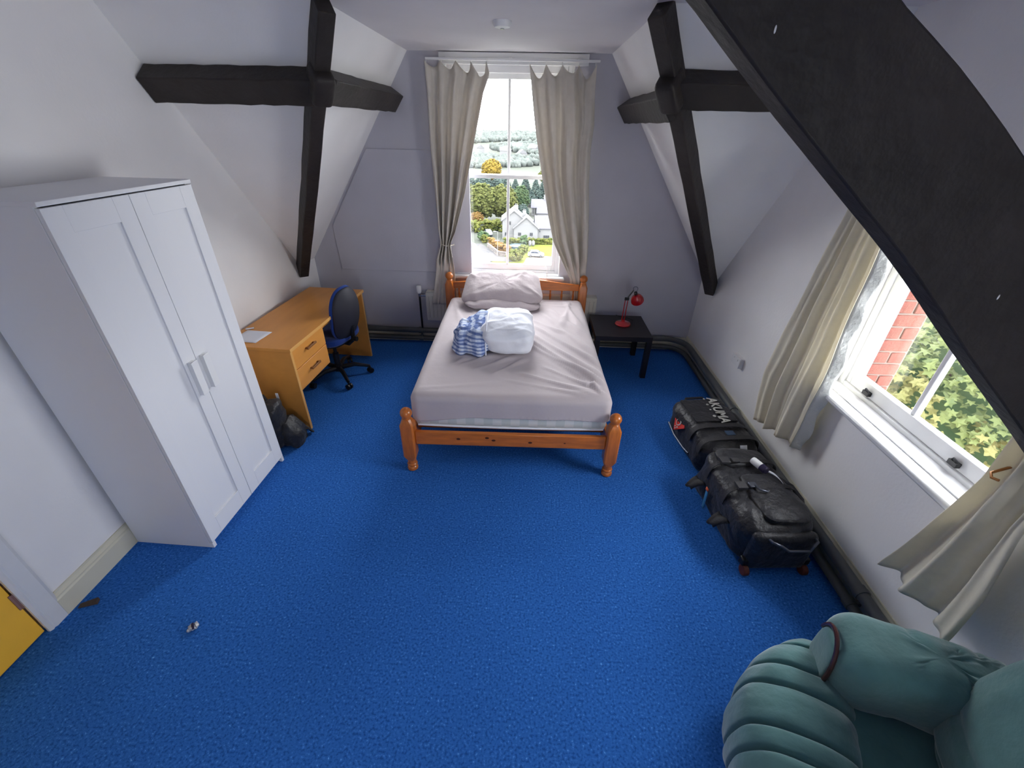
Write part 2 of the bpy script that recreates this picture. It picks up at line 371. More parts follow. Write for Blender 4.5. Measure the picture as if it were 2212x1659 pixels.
MB().prism(arch, lambda u, v, t: (XL+v, 1.062+u, t), 0, 2.12).build('jamb_moulding', 'gloss', tr, smooth=0)
MB().prism(arch, lambda u, v, t: (XL+v, 0.213-u, t), 0, 2.12).build('jamb_moulding', 'gloss', tr, smooth=0)
MB().prism(arch, lambda u, v, t: (XL+v, t, 2.02+u), 0.213, 1.062).build('head_moulding', 'gloss', tr, smooth=0)
MB().box((XL-0.15, 0.19, 0), (XL-0.14, 1.09, 2.05)).build('wall_left', 'paint', smooth=0)['kind'] = 'structure'

# ------------------------------------------------------------------ windows
def sash(parent, name, box, fn, stile, top, bot, mun, d0, d1, panes=2):
    """box u0 u1 v0 v1; fn(u, v, d) -> xyz"""
    u0, u1, v0, v1 = box; s = structure_part(name, parent)
    def bar(n, a, b, c, d, e0=d0, e1=d1, bv=0.004):
        p = [fn(a, c, e0), fn(b, c, e0), fn(b, c, e1), fn(a, c, e1), fn(a, d, e0), fn(b, d, e0), fn(b, d, e1), fn(a, d, e1)]
        MB().hexa(p).build(n, 'gloss', s, bevel=bv)
    bar('stile', u0, u0+stile, v0, v1); bar('stile', u1-stile, u1, v0, v1)
    bar('bottom_rail', u0+stile, u1-stile, v0, v0+bot); bar('top_rail', u0+stile, u1-stile, v1-top, v1)
    w_ = (u1-u0-2*stile); g = (d0+d1)/2
    for k in range(panes-1):
        c = u0+stile+w_*(k+1)/panes
        bar('glazing_bar', c-mun/2, c+mun/2, v0+bot, v1-top, d0+(d1-d0)*0.12, d0+(d1-d0)*0.88, 0.005)
    for k in range(panes):
        a = u0+stile+w_*k/panes+(mun/2 if k else 0); b = u0+stile+w_*(k+1)/panes-(mun/2 if k < panes-1 else 0)
        c, d = v0+bot, v1-top; th = 0.002 if d1 > d0 else -0.002
        MB().hexa([fn(a, c, g-th), fn(b, c, g-th), fn(b, c, g+th), fn(a, c, g+th), fn(a, d, g-th), fn(b, d, g-th), fn(b, d, g+th), fn(a, d, g+th)]).build('pane', 'glass', s, smooth=0)
    return s
def structure_part(name, parent):
    o = bpy.data.objects.new(name, None); COL.objects.link(o); o.parent = parent; return o
def window(n, label, op, fn, split, stile, mun, lv, panes=2, sill_over=0.05, sill_proj=0.075, fr=0.05):
    r = structure('window_%d' % n, label); u0, u1, v0, v1 = op
    def bar(nm, a, b, c, d, e0, e1, bv=0.004, m='gloss', par=None):
        return MB().hexa([fn(a, c, e0), fn(b, c, e0), fn(b, c, e1), fn(a, c, e1), fn(a, d, e0), fn(b, d, e0), fn(b, d, e1), fn(a, d, e1)]).build(nm, m, par or r, bevel=bv)
    f = structure_part('frame', r)
    bar('jamb', u0, u0+fr, v0, v1, 0.085, 0.20, par=f); bar('jamb', u1-fr, u1, v0, v1, 0.085, 0.20, par=f)
    bar('jamb_lining', u0-0.001, u0+0.012, v0, v1, -0.002, 0.085, par=f); bar('jamb_lining', u1-0.012, u1+0.001, v0, v1, -0.002, 0.085, par=f)
    bar('head', u0+fr, u1-fr, v1-0.06, v1, 0.085, 0.20, par=f); bar('cill', u0+fr, u1-fr, v0, v0+0.03, 0.085, 0.24, par=f)
    bar('sill', u0-sill_over, u1+sill_over, v0-0.032, v0+0.002, -sill_proj, -0.001, 0.012, par=r)
    bar('sill_board', u0+0.013, u1-0.013, v0+0.0005, v0+0.006, -0.002, 0.086, 0.001, par=r)
    sash(r, 'lower_sash', (u0+fr-0.01, u1-fr+0.01, v0+0.03, split+0.02), fn, stile, 0.035, lv, mun, 0.098, 0.138, panes)
    sash(r, 'upper_sash', (u0+fr-0.01, u1-fr+0.01, split-0.015, v1-0.05), fn, stile, 0.05, 0.035, mun, 0.142, 0.182, panes)
    return r
w1 = window(1, 'tall white sash window in the lilac gable wall behind the bed', W1, lambda u, v, d: (u, YG+d, v), 1.735, 0.048, 0.026, 0.06)
cdp = [(0.17, YG-0.02, 0.90), (0.175, YG-0.05, 0.93), (0.19, YG-0.075, 0.90), (0.195, YG-0.085, 0.83), (0.185, YG-0.088, 0.77), (0.15, YG-0.06, 0.70)]
MB().tube(cdp, 0.0035, 6).build('sash_cord', 'white_plastic', w1)
w2 = window(2, 'white sash window in the right wall under the dark brace', W2, lambda u, v, d: (XR+d, u, v), 1.60, 0.042, 0.028, 0.075)
for yy in (2.10, 1.52):
    lf = MB(); lf.box((XR+0.075, yy-0.022, 0.915), (XR+0.098, yy+0.022, 0.938)); lf.tube([(XR+0.085, yy-0.012, 0.938), (XR+0.07, yy, 0.955), (XR+0.085, yy+0.012, 0.938)], 0.006, 8)
    lf.build('sash_catch', 'black_plastic', w2, bevel=0.002)

window(3, 'unseen white sash window added behind the camera for fill light', W3_FILL, lambda u, v, d: (u, YF-d, v), 1.0, 0.045, 0.026, 0.06)

# ------------------------------------------------------------------ roof timbers
def beam(name, label, p0, p1, wv, dv, end0=None, end1=None, m='timber', cat='beam'):
    """p0-p1: centre line on the roof face; wv: half width vector; dv: depth vector (into the room)"""
    p0, p1, wv, dv = map(Vector, (p0, p1, wv, dv)); ax = (p1-p0)
    n = 14; mb = MB(); vs = []; rr = random.Random(int(abs(p0.x*1000)+abs(p0.y*77)))
    for i in range(n+1):
        t = i/n; c = p0+ax*t
        j = [Vector((rr.uniform(-1, 1), rr.uniform(-1, 1), rr.uniform(-1, 1)))*0.003 for _ in range(4)]
        e = Vector((0, 0, 0))
        q = [c-wv, c+wv, c+wv+dv, c-wv+dv]
        if i == 0 and end0: q = [a+Vector(b) for a, b in zip(q, end0)]
        if i == n and end1: q = [a+Vector(b) for a, b in zip(q, end1)]
        vs += [a+b for a, b in zip(q, j)]
    fs = [(i*4+k, i*4+(k+1) % 4, (i+1)*4+(k+1) % 4, (i+1)*4+k) for i in range(n) for k in range(4)]+[(3, 2, 1, 0), (n*4, n*4+1, n*4+2, n*4+3)]
    mb.add(vs, fs)
    return mb.build(name, m, bevel=0.007, smooth=30), mb
def cross_purlin(name, label, xa, xb, zk):
    # runs along X under the cross slope
    sl = Vector((0, YC-YV, ZC-zk)).normalized(); nr = Vector((0, -(ZC-zk), -(YV-YC))).normalized()
    yc = 3.085; zc = zk+(YV-yc)*(ZC-zk)/(YV-YC); sh = sl*(0.088 if xa < 0 else 0.122); yc += sh.y; zc += sh.z
    o, _ = beam(name, label, (xa, yc, zc), (xb, yc, zc), sl*0.077, nr*0.122); tag(o, label, 'beam'); return o
def main_purlin(name, label, ya, yb, s, xw, xc, zk):
    k = (ZC-zk)/abs(xc-xw); sl = Vector((-s, 0, k)).normalized(); nr = Vector((-s*k, 0, -1)).normalized()
    dz = 1.46; x = xw-s*dz/k; z = zk+dz
    o, _ = beam(name, label, (x, ya, z), (x, yb, z), sl*0.075, nr*0.127); tag(o, label, 'beam'); return o
def valley(name, label, s, xw, xc, zk):
    a = Vector((xw, YV, zk)); b = Vector((xc, YC, ZC)); d = (b-a).normalized()
    pl = Vector((d.x, d.y, 0)).normalized(); wv = Vector((pl.y, -pl.x, 0))
    if wv.dot(Vector((1, 0, 0)))*s > 0: wv = -wv
    dn = d.cross(wv).normalized()
    if dn.z > 0: dn = -dn
    o, _ = beam(name, label, a-d*0.02, b+d*0.02, wv*0.044, dn*0.115); tag(o, label, 'beam')
    return a, b, d, wv, dn, o
for s, xw, xc, zk, nm in ((-1, XL, XCL, ZKL, 'left'), (1, XR, XCR, ZKR, 'right')):
    a, b, d, wv, dn, vo = valley('valley_rafter', 'dark diagonal valley rafter running down to the %s wall near the %s' % (nm, 'desk' if s < 0 else 'black side table'), s, xw, xc, zk)
    k = (2.42-zk)/(ZC-zk); j = a+(b-a)*k
    cross_purlin('purlin_beam', 'long dark purlin beam from the %s wall to the %s rafter' % (nm, nm), xw+(0.005 if s < 0 else -0.005), j.x-s*0.02, zk)
    main_purlin('purlin_beam', 'short dark purlin beam from the %s rafter to the lilac gable wall' % nm, j.y+0.02, YG-0.002, s, xw, xc, zk)
    c = j+dn*0.10
    jm = frame_rot(dn, d)
    MB().lump((0, 0, 0), (0.10, 0.062, 0.075), 0.35, 0.35, 24, 12, mtx=Matrix.Translation(c) @ jm).build('joint_block', 'timber', vo)
# the big brace in the foreground
br_pts_lo = [(-0.09, 2.56), (0.215, 2.331), (0.379, 2.196), (0.625, 2.006), (0.92, 1.757), (1.200, 1.520), (XR, 0.985)]
def brace():
    mb = MB(); vs = []; n = 40; y0, y1 = 0.78, 0.84
    for i in range(n+1):
        x = -0.30+(XR-0.002+0.30)*i/n
        zl = interp([(-0.4, 2.79), (-0.09, 2.555)]+br_pts_lo[1:], x); th = interp([(0.3, 0.205), (0.488, 0.212), (0.629, 0.232), (0.755, 0.25), (1.8, 0.26)], x)+0.004*NZ(x*6, 1, 1)
        zl += 0.005*NZ(x*5, 3, 2); zu = min(zl+th, ZC-0.002); zl = min(zl, ZC-0.01)
        vs += [(x, y0, zl), (x, y1, zl), (x, y1, zu), (x, y0, zu)]
    fs = [(i*4+k, i*4+(k+1) % 4, (i+1)*4+(k+1) % 4, (i+1)*4+k) for i in range(n) for k in range(4)]+[(3, 2, 1, 0), (n*4, n*4+1, n*4+2, n*4+3)]
    mb.add(vs, fs); o = mb.build('roof_brace', 'timber', bevel=0.01, smooth=30)
    for fx, fz in ((0.262, 2.335), (0.33, 2.29), (0.85, 1.92)):
        MB().lump((fx, y0-0.001, fz), (0.0016, 0.001, 0.005), 1, 1, 10, 6, mtx=None).build('paint_fleck', 'gloss', o)
    tag(o, 'massive dark diagonal brace crossing the upper right corner in front of the window', 'beam')
brace()

# ------------------------------------------------------------------ heating pipes and radiator
def pipe(name, label, z, r, dy, dx):
    pts = [(-2.2, YG-dy, z)]+[(x, YG-dy, z) for x in (-1.5, -0.8, 0.0, 0.8, 1.35)]
    R = 0.22; cx, cy = XR-dx-R, YG-dy-R
    pts += [(cx+R*sin(t), cy+R*cos(t), z) for t in [i*pi/2/8 for i in range(9)]]
    pts += [(XR-dx, y, z) for y in (3.6, 3.0, 2.4, 1.8, 1.2, 0.6, 0.0, -1.0)]
    t = thing(name, label, 'pipe')
    MB().tube(pts, r, 14).build('pipe_run', 'grey_pipe', t)
    for (x, y, a) in ((-1.20, YG-dy, 0), (0.4, YG-dy, 0), (XR-dx, 3.05, 1), (XR-dx, 1.4, 1)):
        ring = MB().tube([(x-0.022*(1-a), y-0.022*a, z), (x+0.022*(1-a), y+0.022*a, z)], r+0.006, 14)
        if a: ring.box((x, y-0.012, z-0.012), (XR-0.02, y+0.012, z+0.012))
        else: ring.box((x-0.012, y, z-0.012), (x+0.012, YG-0.02, z+0.012))
        ring.build('pipe_bracket', 'grey_pipe', t)
    return t
pu = pipe('heating_pipe', 'upper thick dark grey heating pipe along the skirting of gable and right walls', 0.150, 0.030, 0.060, 0.060)
pl = pipe('heating_pipe', 'lower dark grey heating pipe just above the carpet edge', 0.056, 0.026, 0.062, 0.075)
MB().tube([(-1.19, YG-0.062, 0.06), (-1.19, YG-0.060, 0.13)], 0.012, 8).build('link_pipe', 'grey_pipe', pl)
rad = thing('radiator', 'cream panel radiator on the gable wall behind the headboard', 'radiator', (-0.18, YG-0.055, 0.28))
MB().rbox((-0.93, -0.030, 0.0), (0.93, 0.030, 0.325), 0.012, (40, 2, 6)).build('panel', 'rad', rad)
fl = MB()
for i in range(44):
    x = -0.90+1.8*i/43; fl.box((x-0.010, -0.036, 0.04), (x+0.010, -0.029, 0.285))
fl.build('fluting', 'rad', rad, bevel=0.003)['kind'] = 'stuff'
MB().box((-0.92, -0.028, 0.325), (0.92, 0.05, 0.331)).build('top_grille', 'rad', rad)
MB().box((-0.7, 0.03, 0.05), (-0.66, 0.054, 0.28)).build('wall_bracket', 'rad', rad)
MB().box((0.66, 0.03, 0.05), (0.70, 0.054, 0.28)).build('wall_bracket', 'rad', rad)
vp = MB().tube([(-1.0, -0.006, -0.10), (-1.0, 0.0, 0.29)], 0.011, 10); vp.build('feed_pipe', 'black_plastic', rad)
vb = MB().tube([(-1.0, 0, 0.27), (-1.0, 0, 0.31)], 0.016, 12); vb.tube([(-1.0, 0, 0.28), (-0.92, 0, 0.28)], 0.010, 10); vb.build('valve_body', 'chrome', rad)
MB().lathe([(0.018, 0.305), (0.026, 0.325), (0.027, 0.375), (0.022, 0.388), (0.008, 0.392)], 16, Matrix.Translation((-1.0, 0, 0))).build('valve_head', 'white_plastic', rad)
# socket on the right wall
so = thing('wall_socket', 'white socket box low on the right wall beside the curtain', 'socket', (XR, 3.29, 0.495))
MB().box((-0.035, -0.073, -0.043), (-0.001, 0.073, 0.043)).build('back_box', 'white_plastic', so, bevel=0.006)
MB().box((-0.042, -0.073, -0.043), (-0.035, 0.073, 0.043)).build('face_plate', 'white_plastic', so, bevel=0.003)
for yy in (-0.035, 0.035): MB().box((-0.047, yy-0.008, 0.012), (-0.041, yy+0.008, 0.030)).build('switch', 'white_plastic', so, bevel=0.002)
# ceiling fitting
cf = thing('smoke_alarm', 'small white round fitting on the flat ceiling', 'alarm', (-0.212, 3.254, ZC))
MB().lathe([(0.055, 0.0), (0.055, -0.012), (0.045, -0.030), (0.02, -0.036), (0.002, -0.036)][::-1], 24).build('housing', 'white_plastic', cf)
MB().lathe([(0.012, -0.040), (0.012, -0.034)], 12).build('vent', 'chrome', cf)

# ------------------------------------------------------------------ curtains and rails
def cloth(fn, nu, nv): return MB().grid(fn, nu, nv)
def curtain1(label, Lt, Rt, ztop, hooks, nf, seed, zmin, flap=None):
    t = thing('curtain', label, 'curtain', group=None)
    def P(u, v):
        ph = u*hooks; fr = abs(sin(pi*ph))
        zt = ztop-0.13*fr*(0.6+0.5*NZ(seed, ph*0.7, 0))
        z = zt+(zmin-zt)*v
        L = interp(Lt, z); R = interp(Rt, z); x = L+(R-L)*u
        wdt = max(0.12, R-L)
        q_ = 2*pi*nf*u+1.8*NZ(u*2.2, v*1.6, seed)+seed; y = YG-0.130-(0.026+0.020*min(1, v*3))*math.copysign(abs(sin(q_))**0.7, sin(q_))-0.012*sin(2*pi*nf*2.3*u+seed*2+v*2.5)*NZ(u*3, v*2, seed+9)*2-0.02*NZ(u*2.5, v*1.3, seed+5)
        kk = max(0, min(1, (1.02-z)/0.14)); y = y*(1-kk)+(YG-0.1035+(y-(YG-0.135))*0.12)*kk
        x += 0.016*NZ(u*4, v*3, seed+4)*(0.4+v)
        y -= 0.02*(1-v)*(1-fr)*0+0.01*NZ(u*9, v*3, seed)
        if flap: x, y, z = flap(u, v, x, y, z)
        return (x, y, z)
    cloth(P, 110, 60).build('cloth', 'curtain', t, solid=0.003, smooth=180)
    # heading hooks from the rail
    for k in range(hooks+1):
        u = k/hooks; x, y, z = P(u, 0)
        MB().tube([(x, YG-0.085, 2.628), (x, YG-0.095, 2.60), (x, y+0.004, min(2.60, z-0.004))], 0.0028, 6).build('hook', 'white_plastic', t)
    return t, P
L1 = [(2.66, -0.925), (2.396, -0.917), (2.05, -0.925), (1.67, -0.92), (1.25, -0.897), (1.14, -0.881), (0.98, -0.94), (0.47, -1.03)]
R1 = [(2.66, -0.43), (2.533, -0.385), (2.40, -0.44), (2.20, -0.484), (1.913, -0.553), (1.6, -0.629), (1.258, -0.735), (1.14, -0.79), (1.0, -0.775), (0.47, -0.765)]
cl, Pl = curtain1('beige curtain tied back at the left side of the tall gable window', L1, R1, 2.615, 4, 4, 1.3, 0.485)
tb = MB().tube([(-0.90+0.12*i/8, YG-0.105-0.075*sin(pi*i/8), 1.14-0.02*i/8) for i in range(9)]+[(-0.76, YG-0.10, 1.125)], 0.010, 8, flat=0.4)
tb.build('tieback', 'curtain', cl)
L2 = [(2.66, -0.065), (2.41, -0.026), (2.141, 0.018), (1.775, 0.087), (1.454, 0.162), (1.196, 0.234), (0.804, 0.429), (0.5, 0.46)]
R2 = [(2.66, 0.486), (2.419, 0.501), (2.185, 0.525), (1.972, 0.513), (1.707, 0.521), (1.294, 0.567), (0.834, 0.593), (0.5, 0.60)]
def flapR(u, v, x, y, z):
    if u > 0.82 and v < 0.35:     # the outer edge hangs away and leaves a dark pocket
        k = (u-0.82)/0.18*(1-v/0.35); y += 0.05*sin(k*pi)
    return x, y, z
c2_, P2_ = curtain1('beige curtain hanging loose at the right side of the tall gable window', L2, R2, 2.605, 4, 3, 2.1, 0.50, flapR)
rl = thing('curtain_rail', 'white curtain rail on a wooden batten above the tall gable window', 'rail', (0, 0, 0))
MB().box((-0.83, YG-0.030, 2.605), (0.44, YG-0.001, 2.688)).build('batten', 'gloss', rl, bevel=0.004)
MB().box((-0.93, YG-0.098, 2.625), (0.525, YG-0.072, 2.642)).build('rail', 'white_plastic', rl, bevel=0.003)
for x in (-0.75, -0.22, 0.36): MB().box((x-0.012, YG-0.08, 2.630), (x+0.012, YG-0.028, 2.650)).build('bracket', 'white_plastic', rl)

def curtain2(label, At, Bt, depth, ztop, zb, nf, seed, lean):
    t = thing('curtain', label, 'curtain')
    def P(u, v):
        za, zc = zb; zbot = za+(zc-za)*u+0.02*NZ(u*4, 0, seed)
        z = ztop+(zbot-ztop)*v
        a = interp(At, z); b = interp(Bt, z); y = a+(b-a)*u
        x = XR-0.095-lean(v)-depth*sin(2*pi*nf*u+seed+0.5*NZ(u*3, v*2, seed))*(0.5+0.5*v)-0.010*sin(2*pi*nf*2.6*u+v)
        y += 0.012*NZ(u*6, v*5, seed+2)
        return (min(x, XR-0.03), y, z)
    cloth(P, 90, 60).build('cloth', 'curtain2', t, solid=0.003, smooth=180)
    return t, P
Aa = [(2.4, 2.54), (1.796, 2.545), (1.587, 2.585), (1.293, 2.63), (0.95, 2.675), (0.716, 2.70), (0.55, 2.67), (0.365, 2.615)]
Ba = [(2.4, 2.25), (1.695, 2.238), (1.23, 2.218), (0.947, 2.199), (0.677, 2.205), (0.463, 2.214)]
ca, Pa = curtain2('cream curtain on the far side of the right window', Aa, Ba, 0.030, 1.962, (0.365, 0.45), 3, 0.4, lambda v: 0.02*v)
MB().grid(lambda u, v: tuple(Vector(Pa(1.0, v))+Vector((0.004+0.045*u, -0.045*u+0.012*sin(v*40)*u, 0.0))), 4, 60).build('lining', 'lining', ca, solid=0.002, smooth=180)
Ab = [(2.4, 1.36), (1.26, 1.25), (1.09, 1.246), (0.93, 1.262), (0.70, 1.296), (0.489, 1.324), (0.40, 1.33)]
Bb = [(2.4, 0.98), (1.24, 1.05), (1.016, 1.037), (0.754, 0.988), (0.55, 0.965), (0.4, 0.96)]
cb, Pb = curtain2('cream curtain on the near side of the right window, above the armchair', Ab, Bb, 0.035, 1.962, (0.47, 0.50), 2, 2.6, lambda v: 0.045*v*v)
hk = MB().tube([(XR-0.01, 1.235, 1.165), (XR-0.08, 1.23, 1.155), (XR-0.15, 1.215, 1.14), (XR-0.163, 1.195, 1.135), (XR-0.158, 1.175, 1.14)], 0.005, 8)
hk.build('tieback_hook', 'brass', cb)
r2_ = thing('curtain_rail', 'white curtain rail above the right window, hidden behind the brace', 'rail')
MB().box((XR-0.10, 0.95, 1.965), (XR-0.075, 2.58, 1.985)).build('rail', 'white_plastic', r2_, bevel=0.003)
for y in (1.1, 1.8, 2.5): MB().box((XR-0.08, y-0.012, 1.97), (XR-0.001, y+0.012, 1.99)).build('bracket', 'white_plastic', r2_)

# ------------------------------------------------------------------ wardrobe
wd = thing('wardrobe', 'tall white two-door wardrobe against the left wall', 'wardrobe', (-1.79, 1.578, 0), -0.027)
WW, WDp, WH = 0.78, 0.462, 1.90
def sidepanel(y0, y1):
    pts = [(-WDp+0.006, 0), (-0.06-0.34, 0), (-0.06, 0.0), (0, 0), (0, WH-0.018), (-WDp+0.006, WH-0.018)]
    MB().prism(pts, lambda u, v, t: (u-0.020, t, v), y0, y1).build('side_panel', 'white_lam', wd, bevel=0.0015)
sidepanel(0, 0.018); sidepanel(WW-0.018, WW)
MB().box((-WDp-0.012, -0.002, WH-0.018), (0.002, WW+0.002, WH)).build('top_panel', 'white_lam', wd, bevel=0.0015)
MB().box((-WDp, 0.018, 0.05), (-WDp+0.006, WW-0.018, WH-0.018)).build('back_panel', 'white_lam', wd)
MB().box((-WDp+0.006, 0.018, 0.05), (-0.022, WW-0.018, 0.068)).build('bottom_panel', 'white_lam', wd)
MB().box((-0.06, 0.018, 0.0), (-0.045, WW-0.018, 0.05)).build('plinth', 'white_lam', wd)
for y0 in (0.0, WW-0.022):
    MB().box((-0.020, y0, 0.0), (0.0, y0+0.022, 0.038)).build('foot', 'white_lam', wd, bevel=0.001)
def wdoor(y0, y1, hy):
    z0, z1 = 0.042, WH-0.024; fr = 0.085
    d = MB(); d.box((-0.018, y0, z0), (-0.008, y1, z1)); o = d.build('door', 'white_lam', wd, bevel=0.001)
    for n, a, b, c, e in (('door_stile', y0, y0+fr, z0, z1), ('door_stile', y1-fr, y1, z0, z1), ('door_rail', y0+fr, y1-fr, z0, z0+0.12), ('door_rail', y0+fr, y1-fr, z1-0.10, z1)):
        MB().box((-0.008, a, c), (0.001, b, e)).build(n, 'white_lam', o, bevel=0.0012)
    h = MB(); h.box((0.001, hy-0.022, 0.865), (0.026, hy-0.004, 1.065)); h.box((0.020, hy-0.022, 0.865), (0.026, hy+0.022, 1.065)); h.box((0.001, hy-0.022, 0.865), (0.004, hy+0.022, 1.065))
    h.build('handle', 'white_plastic', o, bevel=0.002)
wdoor(0.002, WW/2-0.0015, WW/2-0.045); wdoor(WW/2+0.0015, WW-0.002, WW/2+0.045)

# ------------------------------------------------------------------ desk
dk = thing('desk', 'beech desk with two drawers standing beside the left wall', 'desk', (-1.735, 2.735, 0), -0.055)
DL, DD, DH = 1.33, 0.545, 0.735       # local: x from -DD to 0, y from 0 to DL
MB().box((-DD, -0.012, DH-0.026), (0.012, DL+0.012, DH)).build('desktop', 'beech', dk, bevel=0.003)
MB().box((0.0122, -0.012, DH-0.026), (0.0150, DL+0.012, DH)).build('edging', 'beech_edge', dk)
def dpanel(y0, y1):
    MB().box((-DD+0.01, y0, 0.0), (0.0, y1, DH-0.026)).build('end_panel', 'beech', dk, bevel=0.002)
    MB().box((0.0002, y0, 0.0), (0.0025, y1, DH-0.026)).build('edging', 'beech_edge', dk)
dpanel(0.0, 0.024); dpanel(DL-0.024, DL)
MB().box((-DD+0.02, 0.024, 0.36), (-DD+0.038, DL-0.024, DH-0.026)).build('modesty_panel', 'beech', dk)
MB().box((-DD+0.04, 0.50, 0.345), (-0.03, 0.516, DH-0.026)).build('pedestal_side', 'beech', dk)
MB().box((-DD+0.04, 0.024, 0.345), (-0.03, 0.50, 0.360)).build('pedestal_base', 'beech', dk)
MB().box((-0.05, 0.52, DH-0.075), (-0.032, DL-0.024, DH-0.026)).build('apron_rail', 'beech', dk)
for z0, z1 in ((0.535, 0.70), (0.352, 0.530)):
    dw = MB().box((-0.028, 0.028, z0), (-0.008, 0.512, z1)).build('drawer', 'beech', dk, bevel=0.004)
    zz = (z0+z1)/2+0.02
    h = MB(); h.box((0.010, 0.20, zz-0.008), (0.022, 0.335, zz+0.008)); h.box((-0.008, 0.205, zz-0.006), (0.012, 0.222, zz+0.006)); h.box((-0.008, 0.313, zz-0.006), (0.012, 0.330, zz+0.006))
    h.build('handle', 'beech_dark', dw, bevel=0.003)
def sheet_of_paper(label, loc, rz, a, b, seed):
    o = MB().grid(lambda u, v: ((u-0.5)*a, (v-0.5)*b, 0.0015+0.004*abs(NZ(u*2, v*2, seed))*u), 6, 6).build('paper_sheet', 'paper', None, solid=0.001, smooth=180)
    o.location = loc; o.rotation_euler = (0, 0, rz); tag(o, label, 'paper'); return o
sheet_of_paper('white paper sheet lying flat on the near corner of the desk', (-2.115, 2.915, 0.737), -0.10, 0.21, 0.20, 3)
sheet_of_paper('small curled white slip on the desk beside the wardrobe', (-2.21, 3.055, 0.738), 0.5, 0.06, 0.03, 8)

# ------------------------------------------------------------------ office chair
oc = thing('office_chair', 'blue swivel office chair pushed under the desk', 'chair', (-1.83, 3.60, 0), radians(-14))
# local +x = behind the chair (towards the room), backrest at +x
caster = None
angs = [radians(a) for a in (-38, 34, 106, 178, 250)]
for i, a in enumerate(angs):
    L = 0.29
    lg = MB().tube([(0.03*cos(a), 0.03*sin(a), 0.10), (0.15*cos(a), 0.15*sin(a), 0.115), (L*cos(a), L*sin(a), 0.075)], [0.024, 0.020, 0.014], 10)
    lo = lg.build('base_leg', 'black_plastic', oc)
    cm = MB(); ax = Vector((-sin(a+0.5), cos(a+0.5), 0)); c = Vector((L*cos(a), L*sin(a), 0.027))
    for s in (-1, 1): cm.tube([c+ax*s*0.008, c+ax*s*0.024], 0.027, 16)
    cm.tube([c, c+Vector((0, 0, 0.05))], 0.008, 8)
    cm.build('caster', 'black_plastic', lo)
MB().tube([(0, 0, 0.07), (0, 0, 0.14), (0, 0, 0.141), (0, 0, 0.26), (0, 0, 0.261), (0, 0, 0.41)], [0.036, 0.036, 0.028, 0.028, 0.016, 0.016], 16).build('gas_lift', 'black_plastic', oc)
MB().rbox((-0.10, -0.09, 0.385), (0.14, 0.09, 0.425), 0.012, (6, 6, 3)).build('mechanism', 'black_plastic', oc)
MB().lump((-0.02, 0, 0.458), (0.225, 0.235, 0.042), 0.5, 0.55, 40, 16, disp=lambda p, d: (p.x, p.y, p.z-0.03*max(0, -p.x/0.225)**3+0.012*(p.y/0.235)**2*(1 if d.z > 0 else 0))).build('seat', 'blue_fabric', oc)
MB().lump((-0.02, 0, 0.428), (0.215, 0.225, 0.022), 0.5, 0.55, 32, 10).build('seat_pan', 'black_plastic', oc)
MB().tube([(0.05, 0, 0.40), (0.18, 0, 0.39), (0.235, 0, 0.44), (0.245, 0, 0.58)], [0.022, 0.022, 0.020, 0.018], 10).build('back_stem', 'black_plastic', oc)
def backdisp(p, d):
    z = p.z; return (p.x+0.10*(p.y/0.22)**2*-0.55+0.045*cos(z*6.0)-0.03+0.10*z, p.y*(1-0.22*max(0, z/0.24)**2), z)
MB().lump((0.215, 0, 0.70), (0.030, 0.195, 0.245), 0.75, 0.75, 40, 24, disp=backdisp).build('backrest', 'blue_fabric', oc)
MB().lump((0.237, 0, 0.695), (0.024, 0.187, 0.236), 0.7, 0.7, 40, 24, disp=backdisp).build('back_shell', 'chair_shell', oc)
lv = MB().tube([(0.06, 0.08, 0.40), (0.08, 0.22, 0.40), (0.085, 0.26, 0.395)], [0.007, 0.007, 0.012], 8); lv.build('lever', 'black_plastic', oc)
lv = MB().tube([(0.10, -0.08, 0.405), (0.11, -0.16, 0.42), (0.13, -0.20, 0.44)], [0.007, 0.007, 0.014], 8); lv.build('lever', 'dark_metal', oc)
kn = MB().tube([(0.25, -0.02, 0.46), (0.29, -0.02, 0.46)], 0.022, 12); kn.build('tension_knob', 'black_plastic', oc)

# ------------------------------------------------------------------ backpack beside the desk
bp = thing('backpack', 'dark backpack slumped between the wardrobe and the desk', 'backpack', (-1.945, 2.535, 0), 0.12)
def bpd(p, d):
    g = 0.022*NZ(p.x*9, p.y*9, p.z*9)+0.014*NZ(p.x*22, p.y*22, p.z*16)
    return (p.x+d.x*g, p.y+d.y*g-0.10*max(0, p.z), p.z*(1-0.1*p.x)+d.z*g)
MB().lump((0, 0, 0.20), (0.15, 0.115, 0.20), 0.55, 0.6, 36, 22, disp=bpd).build('main_pouch', 'black_fabric', bp)
MB().lump((0.155, 0.02, 0.11), (0.09, 0.10, 0.11), 0.6, 0.6, 28, 16, disp=lambda p, d: (p.x+0.03*NZ(p.y*14, p.z*14, 7)*d.x, p.y+0.02*NZ(p.x*18, p.z*18, 2), p.z-0.07*max(0, p.x/0.09)+0.015*NZ(p.x*20, p.y*20, 3)*max(0, d.z))).build('front_pocket', 'black_fabric', bp)
MB().tube([(-0.05, 0.02, 0.39), (-0.03, 0.02, 0.435), (0.03, 0.02, 0.435), (0.05, 0.02, 0.38)], 0.009, 8).build('grab_handle', 'black_strap', bp)
MB().tube([(0.15, 0.06, 0.20), (0.22, 0.10, 0.10), (0.27, 0.12, 0.02), (0.24, 0.14, 0.012)], 0.014, 8, flat=0.5).build('shoulder_strap', 'black_strap', bp)
MB().box((0.085, 0.085, 0.36), (0.105, 0.087, 0.41)).build('care_label', 'paper', bp)

